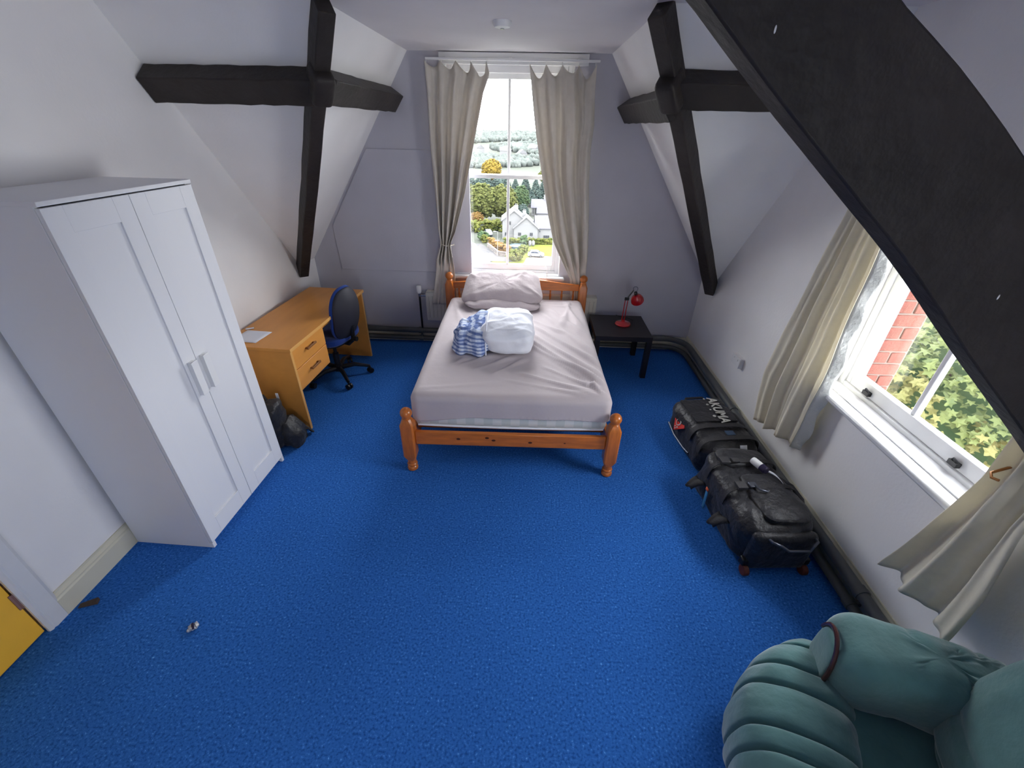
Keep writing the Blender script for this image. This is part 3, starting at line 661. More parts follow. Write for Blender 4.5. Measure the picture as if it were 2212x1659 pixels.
# ------------------------------------------------------------------ bed
bd = thing('bed', 'orange varnished pine double bed frame with ball-topped posts', 'bed', (-0.082, 2.345, 0), 0.020)
HX = 0.708; BL = 1.995
def sq(c, h, z, ch):   # octagonal ring (square with chamfered corners)
    x, y = c; k = h-ch
    return [(x+a, y+b, z) for a, b in ((-k, -h), (k, -h), (h, -k), (h, k), (k, h), (-k, h), (-h, k), (-h, -k))]
def post(x, y, top, block0, block1, h=0.046, ball=0.041):
    mb = MB()
    mb.lathe([(0.030, 0.0), (0.037, 0.006), (0.039, 0.02), (0.034, 0.032), (0.028, 0.038), (0.036, 0.045), (0.037, 0.055), (0.030, 0.063), (0.030, block0+0.01)], 20, Matrix.Translation((x, y, 0)))
    rings = [sq((x, y), h*0.66, block0-0.012, h*0.30), sq((x, y), h, block0+0.035, 0.010), sq((x, y), h, block1-0.035, 0.010), sq((x, y), h*0.62, block1+0.008, h*0.28)]
    vs = [p for r in rings for p in r]; fs = [(i*8+k, i*8+(k+1) % 8, (i+1)*8+(k+1) % 8, (i+1)*8+k) for i in range(3) for k in range(8)]+[tuple(range(8))[::-1], tuple(range(24, 32))]
    mb.add(vs, fs)
    zc = top-ball
    pr = [(0.030, block1), (0.033, block1+0.006), (0.024, block1+0.014)]
    pr += [(ball*sin(t), zc-ball*cos(t)) for t in [0.62+(pi-0.64)*i/10 for i in range(11)]]
    mb.lathe(pr, 22, Matrix.Translation((x, y, 0)))
    return mb.build('post', 'pine_v', bd, smooth=40)
for s in (-1, 1): post(s*HX, 0, 0.535, 0.105, 0.445)
for s in (-1, 1): post(s*(HX-0.012), BL, 0.865, 0.105, 0.775, h=0.043, ball=0.040)
fr_ = MB().box((-HX+0.046, -0.016, 0.238), (HX-0.046, 0.016, 0.346)).build('foot_rail', 'pine', bd, bevel=0.006)
for kx, kz in ((-0.36, 0.296), (-0.115, 0.292), (0.14, 0.282), (0.38, 0.285), (-0.16, 0.312)):
    MB().lathe([(0.0, -0.0005), (0.011 if kx != 0.38 else 0.006, -0.0003), (0.0, 0.0006)], 12, Matrix.Translation((kx, -0.0165, kz)) @ Matrix.Rotation(pi/2, 4, 'X') @ Matrix.Diagonal((1.3, 0.8, 1, 1))).build('knot', 'knot', fr_)
for s in (-1, 1): MB().box((s*(HX-0.03)-0.014, 0.046, 0.225), (s*(HX-0.03)+0.014, BL-0.043, 0.345)).build('side_rail', 'pine_v', bd, bevel=0.004)
for k in range(11):
    y = 0.075+k*0.185; MB().box((-HX+0.05, y, 0.320), (HX-0.05, y+0.07, 0.338)).build('slat', 'pine', bd, bevel=0.003)
def arch_rail(z0, z1, rise, y, th):
    mb = MB(); n = 24; vs = []
    for i in range(n+1):
        x = -HX+0.052+(2*HX-0.104)*i/n; z = z1+rise*sin(pi*i/n)**1.5
        vs += [(x, y-th, z0), (x, y+th, z0), (x, y+th, z), (x, y-th, z)]
    fs = [(i*4+k, i*4+(k+1) % 4, (i+1)*4+(k+1) % 4, (i+1)*4+k) for i in range(n) for k in range(4)]+[(3, 2, 1, 0), (n*4, n*4+1, n*4+2, n*4+3)]
    return mb.add(vs, fs)
arch_rail(0.700, 0.765, 0.055, BL, 0.014).build('headboard_rail', 'pine', bd, bevel=0.006, smooth=30)
MB().box((-HX+0.052, BL-0.013, 0.50), (HX-0.052, BL+0.013, 0.575)).build('headboard_rail', 'pine', bd, bevel=0.005)
for k in range(11):
    x = -0.60+k*0.12
    MB().lathe([(0.008, 0.57), (0.010, 0.585), (0.007, 0.60), (0.012, 0.637), (0.007, 0.675), (0.010, 0.69), (0.008, 0.705)], 12, Matrix.Translation((x, BL, 0))).build('spindle', 'pine_v', bd)
# mattress
BT = Matrix.Translation((-0.082, 2.345, 0)) @ Matrix.Rotation(0.020, 4, 'Z')
MX, MY0, MY1 = 0.675, 0.045, 1.955
ms = thing('mattress', 'white patterned mattress showing below the sheet at the foot of the bed', 'mattress', (-0.082, 2.345, 0), 0.020)
def sag(x, y): return -0.010*(1-(x/0.675)**2)*max(0, 1-(y-MY0)/0.5)
def md(o, n): return (o.x, o.y, o.z+(sag(o.x, o.y) if o.z < 0.45 else 0))
MB().rbox((-MX, MY0, 0.352), (MX, MY1, 0.600), 0.045, (30, 30, 8), disp=md).build('ticking', 'damask', ms, smooth=180)
pp = [(-MX+0.03, MY0+0.010), (MX-0.03, MY0+0.010)]
pts = [(-MX+0.012, MY0+0.2, 0.364), (-MX+0.014, MY0+0.05, 0.364)]+[(-MX+0.03+(2*MX-0.06)*i/16, MY0+0.010, 0.362+sag(-MX+0.03+(2*MX-0.06)*i/16, MY0)) for i in range(17)]+[(MX-0.014, MY0+0.05, 0.364), (MX-0.012, MY0+0.2, 0.364)]
MB().tube(pts, 0.008, 8).build('piping', 'white_cotton', ms)
# fitted sheet with creases
st = thing('fitted_sheet', 'creased mauve grey fitted sheet pulled over the mattress', 'sheet', (-0.082, 2.345, 0), 0.020)
RID = [  # x0 y0 x1 y1 width height
    (0.10, 0.98, 0.66, 0.20, 0.022, 0.022), (0.08, 0.90, 0.62, 0.26, 0.016, 0.017), (0.12, 1.10, 0.66, 0.34, 0.020, 0.016),
    (0.18, 1.22, 0.65, 0.55, 0.020, 0.018), (0.14, 0.82, 0.60, 0.20, 0.014, 0.012), (0.30, 1.45, 0.64, 0.70, 0.024, 0.015),
    (0.36, 1.62, 0.62, 1.05, 0.022, 0.016), (0.50, 1.85, 0.60, 1.20, 0.022, 0.016), (0.56, 1.88, 0.44, 1.30, 0.016, 0.013), (0.20, 1.60, 0.46, 1.25, 0.018, 0.010),
    (0.18, 1.35, 0.42, 1.10, 0.015, 0.012), (0.05, 0.36, 0.60, 0.10, 0.022, 0.014), (-0.05, 0.26, 0.58, 0.07, 0.016, 0.010), (0.25, 0.45, 0.64, 0.14, 0.016, 0.012),
    (-0.38, 0.48, -0.16, 0.64, 0.016, 0.008), (-0.28, 0.40, 0.02, 0.62, 0.016, 0.009), (-0.14, 0.34, 0.12, 0.60, 0.016, 0.008), (-0.48, 0.46, -0.36, 0.58, 0.014, 0.007),
    (-0.62, 0.12, -0.05, 0.22, 0.020, 0.006), (-0.60, 1.82, -0.36, 1.50, 0.020, 0.010), (-0.64, 1.86, -0.50, 1.30, 0.018, 0.008),
    (0.62, 0.10, 0.55, 0.22, 0.018, 0.020), (0.20, 1.86, 0.62, 1.80, 0.016, 0.010), (0.16, 1.78, 0.60, 1.72, 0.014, 0.007)]
def creases(x, y):
    h = 0
    for (x0, y0, x1, y1, wd_, hh) in RID:
        dx, dy = x1-x0, y1-y0; L2_ = dx*dx+dy*dy; t = ((x-x0)*dx+(y-y0)*dy)/L2_
        if t < -0.1 or t > 1.1: continue
        d = abs((x-x0)*dy-(y-y0)*dx)/sqrt(L2_)+0.012*sin(t*5)
        if abs(d) < wd_*2.6: h += 1.35*hh*exp(-(d/wd_)**2)*max(0, min(1, (t+0.1)*4))*max(0, min(1, (1.1-t)*4))
    return h
def shd(o, n):
    x, y, z = o
    if n.z > 0.55:
        z += creases(x, y)*n.z+0.004*NZ(x*3, y*3, 0)
    else:
        k = NZ(x*4, y*4, z*3)*0.006
        hem = max(0, min(1, (0.47-z)/0.10))
        ruf = 0
        if x > -0.1 and y < 0.3: ruf = 0.006*sin(x*170+3*NZ(x*9, 0, 0))*hem*min(1, (x+0.1)*4)
        o2 = Vector((x, y, z))+n*(k+ruf)
        x, y, z = o2
        if z < 0.50:      # uneven hem
            lift = 0.040 if y < 0.2 else 0.01
            z = z+(lift*(1 if x > -0.1 else max(-0.3, 1-((x+0.1)/0.42)**2))*(1-0.5*max(0, (x-0.4)/0.3))+0.004*NZ(x*9, y*9, 1))*min(1, (0.50-z)/0.1)
            z += sag(x, y)*0.5
    return (x, y, z)
def sheet_mesh():
    mb = MB(); mb.rbox((-MX-0.012, MY0-0.012, 0.20), (MX+0.012, MY1+0.012, 0.618), 0.055, (96, 130, 40), disp=None, bottom=False)
    vs = []; zmin = 0.400
    # move the open lower edge up to the hem, then add creases
    c = Vector((0, (MY0+MY1)/2, 0))
    for v in mb.v:
        x, y, z = v
        if z < 0.56: z = zmin+(z-0.20)/(0.56-0.20)*(0.56-zmin)
        ix = max(-(MX-0.043), min(MX-0.043, x)); iy = max(MY0+0.043, min(MY1-0.043, y)); iz = min(0.563, z)
        n = Vector((x-ix, y-iy, z-iz))
        n = n.normalized() if n.length > 1e-6 else Vector((0, 0, 1))
        # undo the rounding that the box bottom would have
        vs.append(shd(Vector((x, y, z)), n))
    mb.v = [tuple(p) for p in vs]
    return mb
sheet_mesh().build('cloth', 'sheet', st, solid=0.003, smooth=180)
# pillows
def pillow(label, loc, rot, a, b, c, seed, m='pillowcase'):
    def pd(p, d):
        x, y, z = p; u = abs(x/a); v = abs(y/b)
        k = max(0.05, (1-u**4)*(1-v**4))**0.45
        wr = 0.016*NZ(x*7, y*7, seed)+0.013*NZ(x*13, y*10, seed+3)-0.010*abs(NZ(x*9+3, y*14, seed+8))
        ridge = 0.012*exp(-((x*0.7+y-0.10)/0.02)**2)+0.010*exp(-((x-0.15-y*0.6)/0.018)**2)+0.010*exp(-((x+0.2+y*0.9)/0.02)**2)
        return (x*(1+0.03*NZ(y*6, 0, seed)-(0.075*y/b if c > 0.08 else 0)), y*(1+0.05*NZ(x*5, 1, seed)), z*k+(wr+(ridge if d.z > 0 else 0))*k)
    o = MB().lump((0, 0, 0), (a, b, c), 0.55, 0.35, 72, 30, disp=pd).build('pillow', m, None, smooth=180)
    o.location = loc; o.rotation_euler = rot; tag(o, label, 'pillow'); return o
pillow('flattened mauve grey pillow underneath the plump one', (-0.245, 4.09, 0.672), (radians(4), radians(1), 0.02), 0.37, 0.21, 0.058, 2)
pillow('plump creased mauve grey pillow leaning on the headboard', (-0.255, 4.15, 0.775), (radians(28), radians(-2), 0.015), 0.385, 0.215, 0.095, 5)
# folded duvet
dv = thing('folded_duvet', 'folded white duvet with a blue checked side lying on the bed', 'duvet', (-0.23, 3.20, 0.612), 0.03)
def dvd(p, d):
    x, y, z = p; n1 = 0.022*NZ(x*5, y*5, z*6)+0.008*NZ(x*13, y*13, z*13)+0.007*exp(-(abs((y-x*0.5)*9 % 1-0.5)/0.12)**2)*(1 if d.z > 0.5 else 0)-0.012*exp(-((z-0.02-0.1*x)/0.012)**2)*(1 if d.x > 0.4 else 0)
    lay = 0.010*sin((z+0.02*NZ(x*4, y*4, 0))*42)*(1 if d.z < 0.8 else 0)
    k = 1+0.0*z
    return (x+d.x*(n1+lay*0.5)+0.02*z, y+d.y*(n1+lay)-0.03*max(0, z), z+d.z*(n1)+0.012*NZ(x*5, y*9, 7))
MB().lump((0.085, 0.0, 0.127), (0.212, 0.276, 0.127), 0.66, 0.50, 84, 52, disp=dvd).build('white_cover', 'white_cotton', dv, smooth=180)
def dvp(p, d):
    x, y, z = p; t = (x+0.17)/0.34; k = 0.62+0.38*min(1, max(0, t*1.25))
    n1 = 0.026*NZ(x*8, y*7, z*8+3)+0.016*NZ(x*18, y*16, z*15)
    fold = 0.014*sin(x*52+3*NZ(y*4, z*4, 0))
    return (x+d.x*n1, y*(0.72+0.28*min(1, max(0, t*1.4)))+d.y*(n1+fold), (z+0.118)*k-0.118+d.z*(n1+fold*0.6))
MB().lump((-0.195, -0.005, 0.118), (0.155, 0.262, 0.118), 0.45, 0.5, 64, 36, disp=dvp).build('checked_cover', 'plaid', dv, smooth=180)
MB().tube([(-0.085, -0.245-0.008*sin(i*0.35), 0.02+0.018*i) for i in range(10)]+[(-0.083, -0.232, 0.205), (-0.082, -0.20, 0.232), (-0.08, -0.14, 0.246), (-0.08, -0.05, 0.25), (-0.08, 0.06, 0.25), (-0.08, 0.14, 0.243)], 0.006, 8).build('piping', 'white_cotton', dv)

# ------------------------------------------------------------------ side table and lamp
tb_ = thing('side_table', 'small square black side table right of the bed', 'table', (0.672, 3.788, 0))
MB().box((0, 0, 0.40), (0.55, 0.55, 0.45)).build('tabletop', 'blackwood', tb_, bevel=0.002)
for x in (0.0, 0.50):
    for y in (0.0, 0.50): MB().box((x, y, 0), (x+0.05, y+0.05, 0.40)).build('leg', 'blackwood', tb_, bevel=0.002)
lp = thing('desk_lamp', 'red jointed desk lamp on the black side table', 'lamp', (0.985, 4.10, 0.45))
MB().lathe([(0.078, 0), (0.080, 0.006), (0.074, 0.016), (0.030, 0.024), (0.016, 0.030), (0.014, 0.05), (0.002, 0.052)], 28).build('base', 'lamp_red', lp)
for s in (-1, 1): MB().tube([(-0.005+s*0.013, 0, 0.04), (0.0+s*0.013, 0, 0.265)], 0.0045, 8).build('arm_rod', 'lamp_red', lp)
MB().box((-0.022, -0.008, 0.255), (0.022, 0.008, 0.285)).build('joint', 'black_plastic', lp, bevel=0.003)
MB().tube([(0.0, 0, 0.27), (0.025, 0, 0.315), (0.05, -0.005, 0.36)], [0.008, 0.007, 0.006], 8).build('upper_arm', 'black_plastic', lp)
MB().tube([(0.05, -0.005, 0.36)]+[(0.065+0.024*sin(a), -0.008, 0.375+0.024*cos(a)) for a in [-1.2+i*0.45 for i in range(9)]]+[(0.07, -0.02, 0.335)], 0.0030, 8).build('spring', 'dark_metal', lp)
sd = thing  # keep name
sm = Matrix.Translation((0.072, -0.02, 0.335)) @ Matrix.Rotation(radians(155), 4, 'Y') @ Matrix.Rotation(radians(-28), 4, 'X')
MB().lathe([(0.016, -0.004), (0.018, 0.03), (0.020, 0.036), (0.045, 0.055), (0.060, 0.085), (0.064, 0.115), (0.062, 0.118), (0.056, 0.088), (0.035, 0.060), (0.004, 0.05)], 28, sm).build('shade', 'lamp_red', lp)
MB().lathe([(0.010, -0.02), (0.017, -0.012), (0.017, 0.012), (0.010, 0.014)], 16, sm).build('shade_collar', 'black_plastic', lp)
cp_ = [(0.07, 0.02, 0.006), (0.11, 0.03, 0.004), (0.13, 0.10, 0.004), (0.08, 0.16, 0.004), (0.0, 0.20, 0.004), (-0.03, 0.24, 0.003)]
MB().tube(cp_, 0.003, 6).build('cord', 'black_plastic', lp)
# ------------------------------------------------------------------ luggage
def text_mesh(txt, size, ext):
    cu = bpy.data.curves.new('t', 'FONT'); cu.body = txt; cu.size = size; cu.extrude = ext; cu.align_x = 'CENTER'; cu.align_y = 'CENTER'; cu.offset = 0.0022
    o = bpy.data.objects.new('t', cu); COL.objects.link(o)
    dg = bpy.context.evaluated_depsgraph_get(); me = bpy.data.meshes.new_from_object(o.evaluated_get(dg))
    v = [tuple(x.co) for x in me.vertices]; f = [tuple(p.vertices) for p in me.polygons]
    bpy.data.objects.remove(o); return v, f
def bagdisp(seed, amp=0.010, taper=0.0):
    amp *= 1.5
    def f(p, d):
        x, y, z = p
        n1 = amp*NZ(x*7, y*7, z*7+seed)+amp*0.6*abs(NZ(x*16, y*9, z*12+seed))
        return (x*(1+taper*z)+d.x*n1, y+d.y*n1, z+d.z*n1)
    return f
def strap(pts, wdt, th=0.004, m='black_strap', name='strap', parent=None):
    pts = [Vector(p) for p in pts]; mb = MB(); vs = []
    return mb, pts
def band(parent, name, y, a, h, z0, wdt, m, off=0.006, e=0.4):
    # a strap wrapped over the top of a bag cross-section (superellipse a x h)
    mb = MB(); n = 28; vs = []; sp = lambda x: math.copysign(abs(x)**e, x)
    for i in range(n+1):
        t = pi*(0.02+0.96*i/n); x = (a+off)*sp(cos(t)); z = z0+(h+off)*sp(sin(t))
        x2 = (a+off+0.004)*sp(cos(t)); z2 = z0+(h+off+0.004)*sp(sin(t))
        vs += [(x, y-wdt, z), (x, y+wdt, z), (x2, y+wdt, z2), (x2, y-wdt, z2)]
    fs = [(i*4+k, i*4+(k+1) % 4, (i+1)*4+(k+1) % 4, (i+1)*4+k) for i in range(n) for k in range(4)]+[(3, 2, 1, 0), (n*4, n*4+1, n*4+2, n*4+3)]
    return mb.add(vs, fs).build(name, m, parent, smooth=40)
# near roller bag
rb = thing('roller_bag', 'black wheeled holdall with pull handle lying nearest the armchair', 'luggage', (1.435, 1.96, 0), radians(4))
MB().lump((0, 0, 0.180), (0.205, 0.345, 0.170), 0.42, 0.38, 64, 34, disp=bagdisp(2, 0.014, -0.15)).build('body', 'black_fabric', rb)
MB().rbox((-0.180, -0.368, 0.030), (0.180, -0.300, 0.305), 0.034, (12, 6, 12)).build('end_panel', 'black_fabric', rb, smooth=180)
MB().lump((0.035, -0.12, 0.343), (0.140, 0.185, 0.030), 0.6, 0.5, 40, 14, disp=bagdisp(5, 0.012)).build('top_pocket', 'black_fabric', rb)
MB().lump((0.01, 0.235, 0.338), (0.155, 0.085, 0.028), 0.6, 0.5, 36, 12, disp=bagdisp(8, 0.010)).build('top_pocket', 'black_fabric', rb)
hp = [(-0.105, -0.362, 0.285), (-0.10, -0.385, 0.290), (-0.06, -0.405, 0.283), (-0.02, -0.415, 0.258), (0.095, -0.415, 0.258), (0.105, -0.410, 0.286), (0.145, -0.385, 0.290), (0.15, -0.362, 0.285)]
MB().tube(hp, 0.008, 10).build('pull_handle', 'dark_metal', rb)
for x in (-0.170, 0.170):
    wl = MB().tube([(x-0.016, -0.364, 0.033), (x+0.016, -0.364, 0.033)], 0.032, 20); wl.build('wheel', 'red_wheel', rb, bevel=0.006)
    MB().box((x-0.026, -0.362, 0.062), (x+0.026, -0.320, 0.11)).build('wheel_housing', 'black_plastic', rb, bevel=0.008)
for y in (-0.05, 0.17):
    b = band(rb, 'compression_strap', y, 0.205, 0.180, 0.180, 0.016, 'black_strap', 0.012, 0.42)
    MB().rbox((-0.165, y-0.028, 0.368), (-0.105, y+0.028, 0.388), 0.005, (4, 4, 2)).build('buckle', 'black_strap', b)
    MB().box((-0.09, y-0.020, 0.376), (-0.045, y+0.020, 0.388)).build('slider', 'dark_metal' if y < 0 else 'black_strap', b, bevel=0.003)
for (y, z) in ((-0.13, 0.20), (0.20, 0.18)):
    MB().grid(lambda u, v: (-0.212-0.075*v-0.02*u, y+0.10*(u-0.5)*(1-0.5*v), z-0.06*v*v+0.01*sin(u*6)), 6, 6).build('side_flap', 'black_strap', rb, solid=0.004, smooth=180)
ht = MB().grid(lambda u, v: (-0.225-0.015*v, 0.10+0.028*(u-0.5)-0.03*v, 0.185-0.12*v), 2, 8); tg_ = ht.build('luggage_tag', 'blue_print', rb, solid=0.002)
MB().grid(lambda u, v: (-0.228-0.003*v, 0.10+0.030*(u-0.5), 0.208-0.022*v), 2, 2).build('tag_tip', 'orange_print', tg_, solid=0.002)
wt = MB().grid(lambda u, v: (0.09+0.11*v+0.004*u, 0.08-0.22*v+0.026*(u-0.5), 0.372-0.055*v*v+0.012*sin(v*7)), 2, 16); wt.build('flight_tag', 'paper', rb, solid=0.0015, smooth=180)
MB().tube([(-0.06, -0.06, 0.388), (-0.055, -0.10, 0.395), (-0.02, -0.115, 0.392), (0.0, -0.10, 0.386)], 0.006, 8).build('cord_pull', 'dark_metal', rb)
MB().tube([(0.14, 0.05, 0.355), (0.20, -0.02, 0.345), (0.205, -0.12, 0.335), (0.16, -0.20, 0.345)], 0.011, 8, flat=0.6).build('grab_handle', 'black_strap', rb)
bo = thing('bottle', 'small white bottle with a dark cap lying on top of the near roller bag', 'bottle', (1.475, 2.065, 0.398))
bm_ = Matrix.Rotation(radians(-68), 4, 'Z') @ Matrix.Rotation(radians(90), 4, 'Y')
MB().lathe([(0.004, -0.055), (0.021, -0.053), (0.023, -0.045), (0.023, 0.012), (0.022, 0.014)], 20, bm_).build('flask', 'white_plastic', bo)
MB().lathe([(0.022, 0.0142), (0.0245, 0.016), (0.0245, 0.050), (0.020, 0.056), (0.003, 0.056)], 20, bm_).build('cap', 'purple', bo)
# far holdall
fb = thing('holdall', 'black holdall with a red patch and pale lettering behind the roller bag', 'luggage', (1.445, 2.680, 0), radians(7))
MB().lump((0, 0, 0.150), (0.210, 0.325, 0.145), 0.45, 0.38, 64, 32, disp=bagdisp(11, 0.014, -0.1)).build('body', 'black_fabric', fb)
MB().rbox((-0.155, -0.03, 0.284), (0.175, 0.27, 0.310), 0.010, (12, 12, 2), disp=lambda o, n: (o.x, o.y, o.z+0.006*NZ(o.x*9, o.y*9, 2))).build('lid_panel', 'black_fabric', fb)
v, f = text_mesh('AKUMA', 0.105, 0.0012)
R = Matrix.Translation((0.075, 0.10, 0.3165)) @ Matrix.Rotation(radians(-97), 4, 'Z')
tx = MB().add([tuple(R @ Vector((p[0]*0.92, p[1], p[2]))) for p in v], f).build('lettering', 'grey_label', fb, smooth=0)
for k, (a, rr) in enumerate(((-0.150, 0.008), (-0.070, 0.010), (0.0, 0.007), (0.085, 0.012))):
    MB().tube([R @ Vector((a, -0.058, -0.001)), R @ Vector((a, -0.058, 0.0015))], rr, 12).build('letter_dot', 'grey_label', tx)
pm = Matrix.Translation((-0.200, 0.10, 0.205)) @ Matrix.Rotation(radians(-62), 4, 'Y') @ Matrix.Scale(1.3, 4)
pt = MB().add([tuple(pm @ Vector(p)) for p in ((-0.06, -0.0, 0.0), (0, -0.062, 0.002), (0.06, 0, 0), (0, 0.062, 0.002), (-0.06, 0, 0.005), (0, -0.062, 0.007), (0.06, 0, 0.005), (0, 0.062, 0.007))],
    [(3, 2, 1, 0), (4, 5, 6, 7), (0, 1, 5, 4), (1, 2, 6, 5), (2, 3, 7, 6), (3, 0, 4, 7)]).build('patch', 'red_print', fb, smooth=0)
MB().tube([pm @ Vector((0.030*cos(a)*(1-0.06*i), 0.030*sin(a)*(1-0.06*i), 0.009)) for i, a in enumerate([0.6+0.55*k for k in range(11)])], 0.0045, 6, flat=0.5).build('emblem', 'white_print', pt)
for px_, py_ in ((-0.036, 0.006), (-0.030, -0.014), (-0.042, -0.006), (0.040, 0.0)):
    MB().tube([pm @ Vector((px_, py_, 0.006)), pm @ Vector((px_, py_, 0.0105))], 0.0055, 10).build('emblem_dot', 'white_print', pt)
for y in (-0.09, -0.235): band(fb, 'strap', y, 0.205, 0.150, 0.150, 0.022, 'black_strap', 0.012, 0.45)
MB().box((-0.005, -0.205, 0.305), (0.055, -0.155, 0.314)).build('fabric_tab', 'slate_print', fb, bevel=0.002)
MB().tube([(0.19, 0.22, 0.24), (0.235, 0.12, 0.255), (0.235, -0.02, 0.25), (0.19, -0.12, 0.235)], 0.012, 8, flat=0.6).build('grab_handle', 'black_strap', fb)
MB().tube([(-0.10, 0.285, 0.26), (-0.08, 0.315, 0.285), (0.06, 0.322, 0.285), (0.09, 0.285, 0.265)], 0.011, 8, flat=0.6).build('end_handle', 'black_strap', fb)
MB().tube([(-0.218, 0.24, 0.11), (-0.228, 0.10, 0.09), (-0.226, -0.06, 0.09), (-0.222, -0.14, 0.10)], 0.006, 6).build('zip', 'dark_metal', fb)
wl = MB().grid(lambda u, v: (0.03+0.05*u, -0.330+0.02*v, 0.272+0.03*v), 3, 2); wl.build('white_label', 'paper', fb, solid=0.002)

# ------------------------------------------------------------------ armchair (local +x = facing)
ac = thing('armchair', 'teal green velour armchair with ribbed front in the lower right corner', 'armchair', (1.262, 0.486, 0), radians(160))
SEAM = [-0.36, -0.24, -0.15, 0.0, 0.075, 0.17, 0.26, 0.36]
def seam(y, w_=0.012): return max(exp(-((y-q)/w_)**2) for q in SEAM)
def puff(y):
    e = [-0.47]+SEAM+[0.47]
    for a_, b_ in zip(e, e[1:]):
        if a_ <= y <= b_: return sin(pi*(y-a_)/(b_-a_))**0.6*min(1, (b_-a_)/0.12)
    return 0
def froll(u, v):      # u round the section, v across the chair
    y = -0.47+0.94*v; t = 2*pi*u; k = (1-abs(y/0.4701)**3.0)**0.40
    xf = 0.04-0.19*(y/0.47)**2*(0.6+0.4*max(0, cos(t)))
    g = 0.011*puff(y)-0.013*seam(y, 0.0065)*(1 if sin(t) > -0.6 else 0)+0.006*NZ(y*9, u*14, 2)+0.004*NZ(y*25, u*9, 5)
    sq_ = lambda c: math.copysign(abs(c)**0.75, c)
    rx, rz = (0.195+g)*k, (0.20+g*1.2)*k
    return (0.268+xf+rx*sq_(cos(t)), y-0.062, 0.248+rz*sq_(sin(t))+0.02*(k-1))
MB().grid(froll, 64, 230, wrap=True).build('front_roll', 'velour', ac, smooth=180)
MB().rbox((-0.30, -0.33, 0.10), (0.30, 0.33, 0.385), 0.05, (16, 16, 6), disp=lambda o, n: (o.x, o.y, o.z-0.03*cos(o.x*4)*cos(o.y*4)+0.008*NZ(o.x*5, o.y*5, 1))).build('seat', 'velour', ac, smooth=180)
def armd(s_):
    def f(p, d):
        x, y, z = p; top = 1 if d.z > -0.2 else 0.3
        cr = sum(h_*exp(-((x-x0+0.12*z*q)/w_)**2) for x0, w_, h_, q in ((0.075, 0.008, 0.008, 0.3), (-0.02, 0.007, 0.006, 0.5), (-0.055, 0.006, 0.010, 0.2), (-0.115, 0.007, 0.009, 0.6), (-0.16, 0.008, 0.007, 0.1), (-0.21, 0.007, 0.010, 0.4)))
        g = 0.014*NZ(x*7, z*3, 5+s_)-cr*top+0.005*NZ(x*26, z*6, y*6)*(1 if x < 0.08 else 0.3)
        return (x+0.03*z-0.20*(x > 0)*0*z, y*(1+0.10*x/0.3)+d.y*g, z+d.z*g-0.03*x)
    return f
for s_ in (-1, 1):
    a_ = MB().lump((-0.075, s_*0.380, 0.500), (0.305, 0.128, 0.152), 0.62, 0.50, 110, 36, disp=armd(s_)).build('arm', 'velour', ac, smooth=180)
    MB().rbox((-0.33, s_*0.385-0.075, 0.06), (0.20, s_*0.385+0.075, 0.42), 0.03, (8, 4, 6)).build('arm_side', 'velour', ac, smooth=180)
    MB().tube([(0.226, s_*(0.375+0.088*cos(pi*i/14)), 0.43+0.172*sin(pi*i/14)**0.8) for i in range(2, 15)], 0.008, 8).build('arm_trim', 'mahogany', a_)
    MB().lump((0.222, s_*0.375, 0.42), (0.018, 0.078, 0.150), 0.6, 0.7, 32, 16).build('arm_front', 'velour', a_, smooth=180)
def backd(p, d):
    x, y, z = p; g = 0.018*NZ(y*5, z*5, 4)+0.006*NZ(y*18, z*14, 2)-0.020*exp(-(abs((z+0.05) % 0.15-0.075)/0.010)**2)*(1 if d.x > -0.2 else 0)
    return (x-0.20*z+d.x*g, y*(1-0.1*z), z+d.z*g)
MB().lump((-0.275, 0, 0.69), (0.165, 0.375, 0.34), 0.6, 0.5, 80, 60, disp=backd).build('backrest', 'velour', ac, smooth=180)
MB().rbox((-0.34, -0.40, 0.03), (0.26, 0.40, 0.16), 0.02, (6, 6, 3)).build('base', 'velour', ac)
for x in (-0.28, 0.2):
    for y in (-0.34, 0.34): MB().tube([(x, y, 0), (x, y, 0.035)], 0.022, 12).build('foot', 'black_plastic', ac)

# ------------------------------------------------------------------ small things on the carpet
fo = MB().lump((0, 0, 0.012), (0.024, 0.016, 0.012), 0.8, 0.8, 28, 14, disp=lambda p, d: (p.x+0.012*NZ(p.x*90, p.y*90, 1), p.y+0.012*NZ(p.x*90, p.y*90, 5), p.z+0.006*NZ(p.x*80, p.y*80, 9))).build('foil_scrap', 'foil', None)
fo.location = (-1.592, 1.116, 0.001); fo.rotation_euler = (0, 0, 0.8); tag(fo, 'crumpled silver scrap on the blue carpet near the door', 'litter')
MB().tube([(-0.004, -0.016, 0.014), (0.0, -0.004, 0.024), (0.002, 0.008, 0.024), (0.0, 0.018, 0.012)], 0.006, 8).build('dark_band', 'purple', fo)
wg = MB().prism([(0, 0), (0.085, 0), (0.085, 0.022), (0.0, 0.004)], lambda u, v, t: (u-0.04, t, v), -0.014, 0.014).build('door_wedge', 'dkbrown', None, bevel=0.003)
wg.location = (-2.215, 1.205, 0.0005); wg.rotation_euler = (0, 0, 0.35); tag(wg, 'small brown wedge on the carpet below the skirting board', 'doorstop')

# ------------------------------------------------------------------ OUTSIDE
def omat(name, rgb, *a, **k):
    sc_ = k.pop('out', 0.43); rgb = tuple(c*sc_ for c in rgb)
    if k.get('rgb2'): k['rgb2'] = tuple(c*sc_ for c in k['rgb2'])
    return mat(name, rgb, *a, **k)
